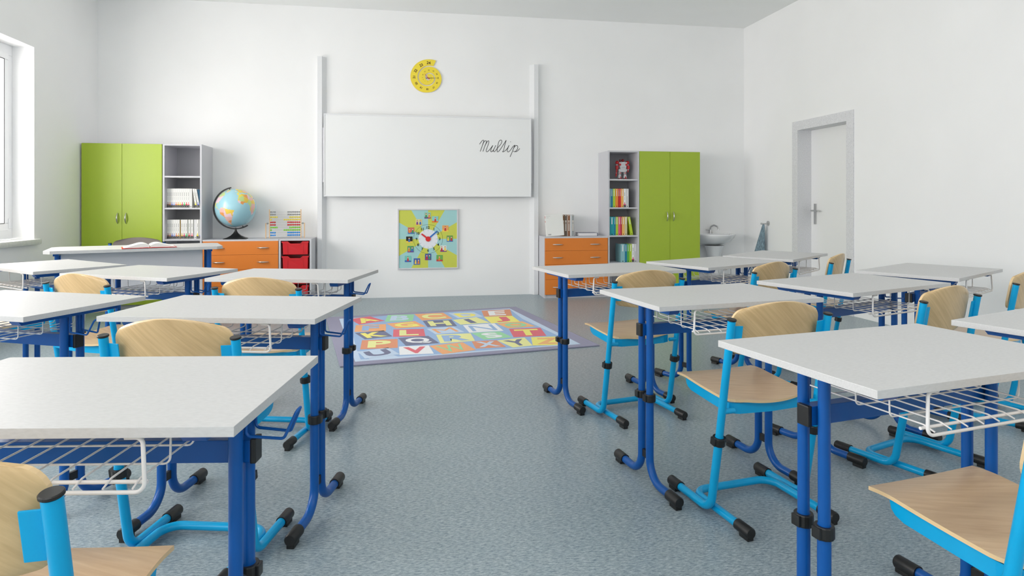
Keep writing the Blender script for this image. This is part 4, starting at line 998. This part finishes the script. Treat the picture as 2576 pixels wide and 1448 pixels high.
# ------------------------------------------------------------------ washbasin
def sink():
    r = tag(empty('washbasin', (3.985, YB, 0)), 'white pedestal washbasin in the right corner beside the green cupboard', 'washbasin')
    m = MB(); n = 48
    # half-oval bowl against the wall
    def ring(a, b, z, dy=0): return [(a*cos(pi+pi*j/n), dy+b*sin(pi+pi*j/n), z) for j in range(n+1)]
    prof = [(.10, .14, .595), (.19, .27, .625), (.25, .36, .66), (.285, .405, .70), (.30, .43, .735), (.302, .432, .748), (.296, .425, .752)]
    rim_in = [(.265, .385, .750), (.255, .37, .742), (.22, .32, .69), (.15, .24, .645), (.03, .10, .632)]
    vs = []
    for a, b, z in prof: vs += ring(a, b, z)
    for a, b, z in rim_in: vs += [(x, min(y, -.075) if z > .6 else y, z_) for x, y, z_ in ring(a, b, z, -.0)]
    k = n+1; L = len(prof)+len(rim_in)
    m.add(vs, [(i*k+j, i*k+j+1, (i+1)*k+j+1, (i+1)*k+j) for i in range(L-1) for j in range(n)], 0, True)
    # flat ledge at the wall for the tap
    m.b2(-.297, .297, -.078, -.001, .700, .753, 0, .006)
    m.b2(-.19, .19, -.078, -.001, .610, .700)
    m.add([(x, y, z) for x, y, z in vs[-k:]], [tuple(range(k))])
    m.build('basin', M['cer'], r)
    m = MB(); m.lathe([(.125, .60), (.11, .56), (.085, .46), (.078, .36), (.085, .15), (.105, .0)], 32, sx=1.0, sy=1.0, c=(0, -.14, 0)); m.build('pedestal', M['cer'], r)
    m = MB(); m.cyl((0, -.045, .753), (0, -.045, .775), .024, 20); m.tube([(0, -.045, .77), (0, -.045, .80)], [.020, .017], 18)
    m.tube(fillet([(0, -.045, .79), (0, -.05, .845), (.02, -.10, .865), (.045, -.16, .845), (.048, -.168, .80)], .03, 5), .0115, 14)
    t = m.build('tap', M['steel'], r)
    m = MB(); m.tube([(-.01, -.045, .80), (-.075, -.06, .805)], [.009, .006], 12); m.build('tap_lever', M['steel'], t)
    m = MB(); m.lathe([(0, .002), (.02, .002), (.022, 0)], 16, c=(0, -.16, .633)); m.build('drain', M['steel'], r)
sink()
# hook and towel
r = tag(empty('wall_hook', (XR, 7.256, .90)), 'small round steel wall hook between washbasin and door', 'hook')
m = MB(); m.cyl((0, 0, 0), (-.008, 0, 0), .030, 24); m.build('plate', M['steel'], r)
m = MB(); m.tube([(-.006, 0, -.002), (-.04, .004, -.004), (-.085, .01, -.004)], [.008, .008, .010], 12); m.sphere((-.088, .01, -.003), .013, 12); m.build('peg', M['steel'], r)
def towel():
    m = MB(); nu, nv = 40, 26; top = []
    for j in range(nv+1):
        v = j/nv; z = .885-.66*v
        for i in range(nu+1):
            u = i/nu*2*pi
            hw = .014+.125*min(1, v*1.25)**.9; dp = .010+.030*min(1, v*1.6)**.8
            fold = 1+.22*cos(5*u+1.0)*min(1, v*3)+.10*cos(9*u)*min(1, v*2)
            yc = 7.262+.145*min(1, v*1.1)
            top.append((XR-.062-.010*v+dp*sin(u)*fold, yc+hw*cos(u)*(1+.05*cos(5*u)), z))
    k = nu+1
    m.add(top, [(a*k+b, a*k+b+1, (a+1)*k+b+1, (a+1)*k+b) for a in range(nv) for b in range(nu)], 0, True)
    m.add(top[:nu], [tuple(range(nu))]); m.add(top[-k:-1], [tuple(range(nu))])
    o = m.build('hand_towel', M['towel']); tag(o, 'grey blue speckled towel hanging from the wall hook right of the washbasin', 'towel')
towel()

bpy.context.view_layer.update()
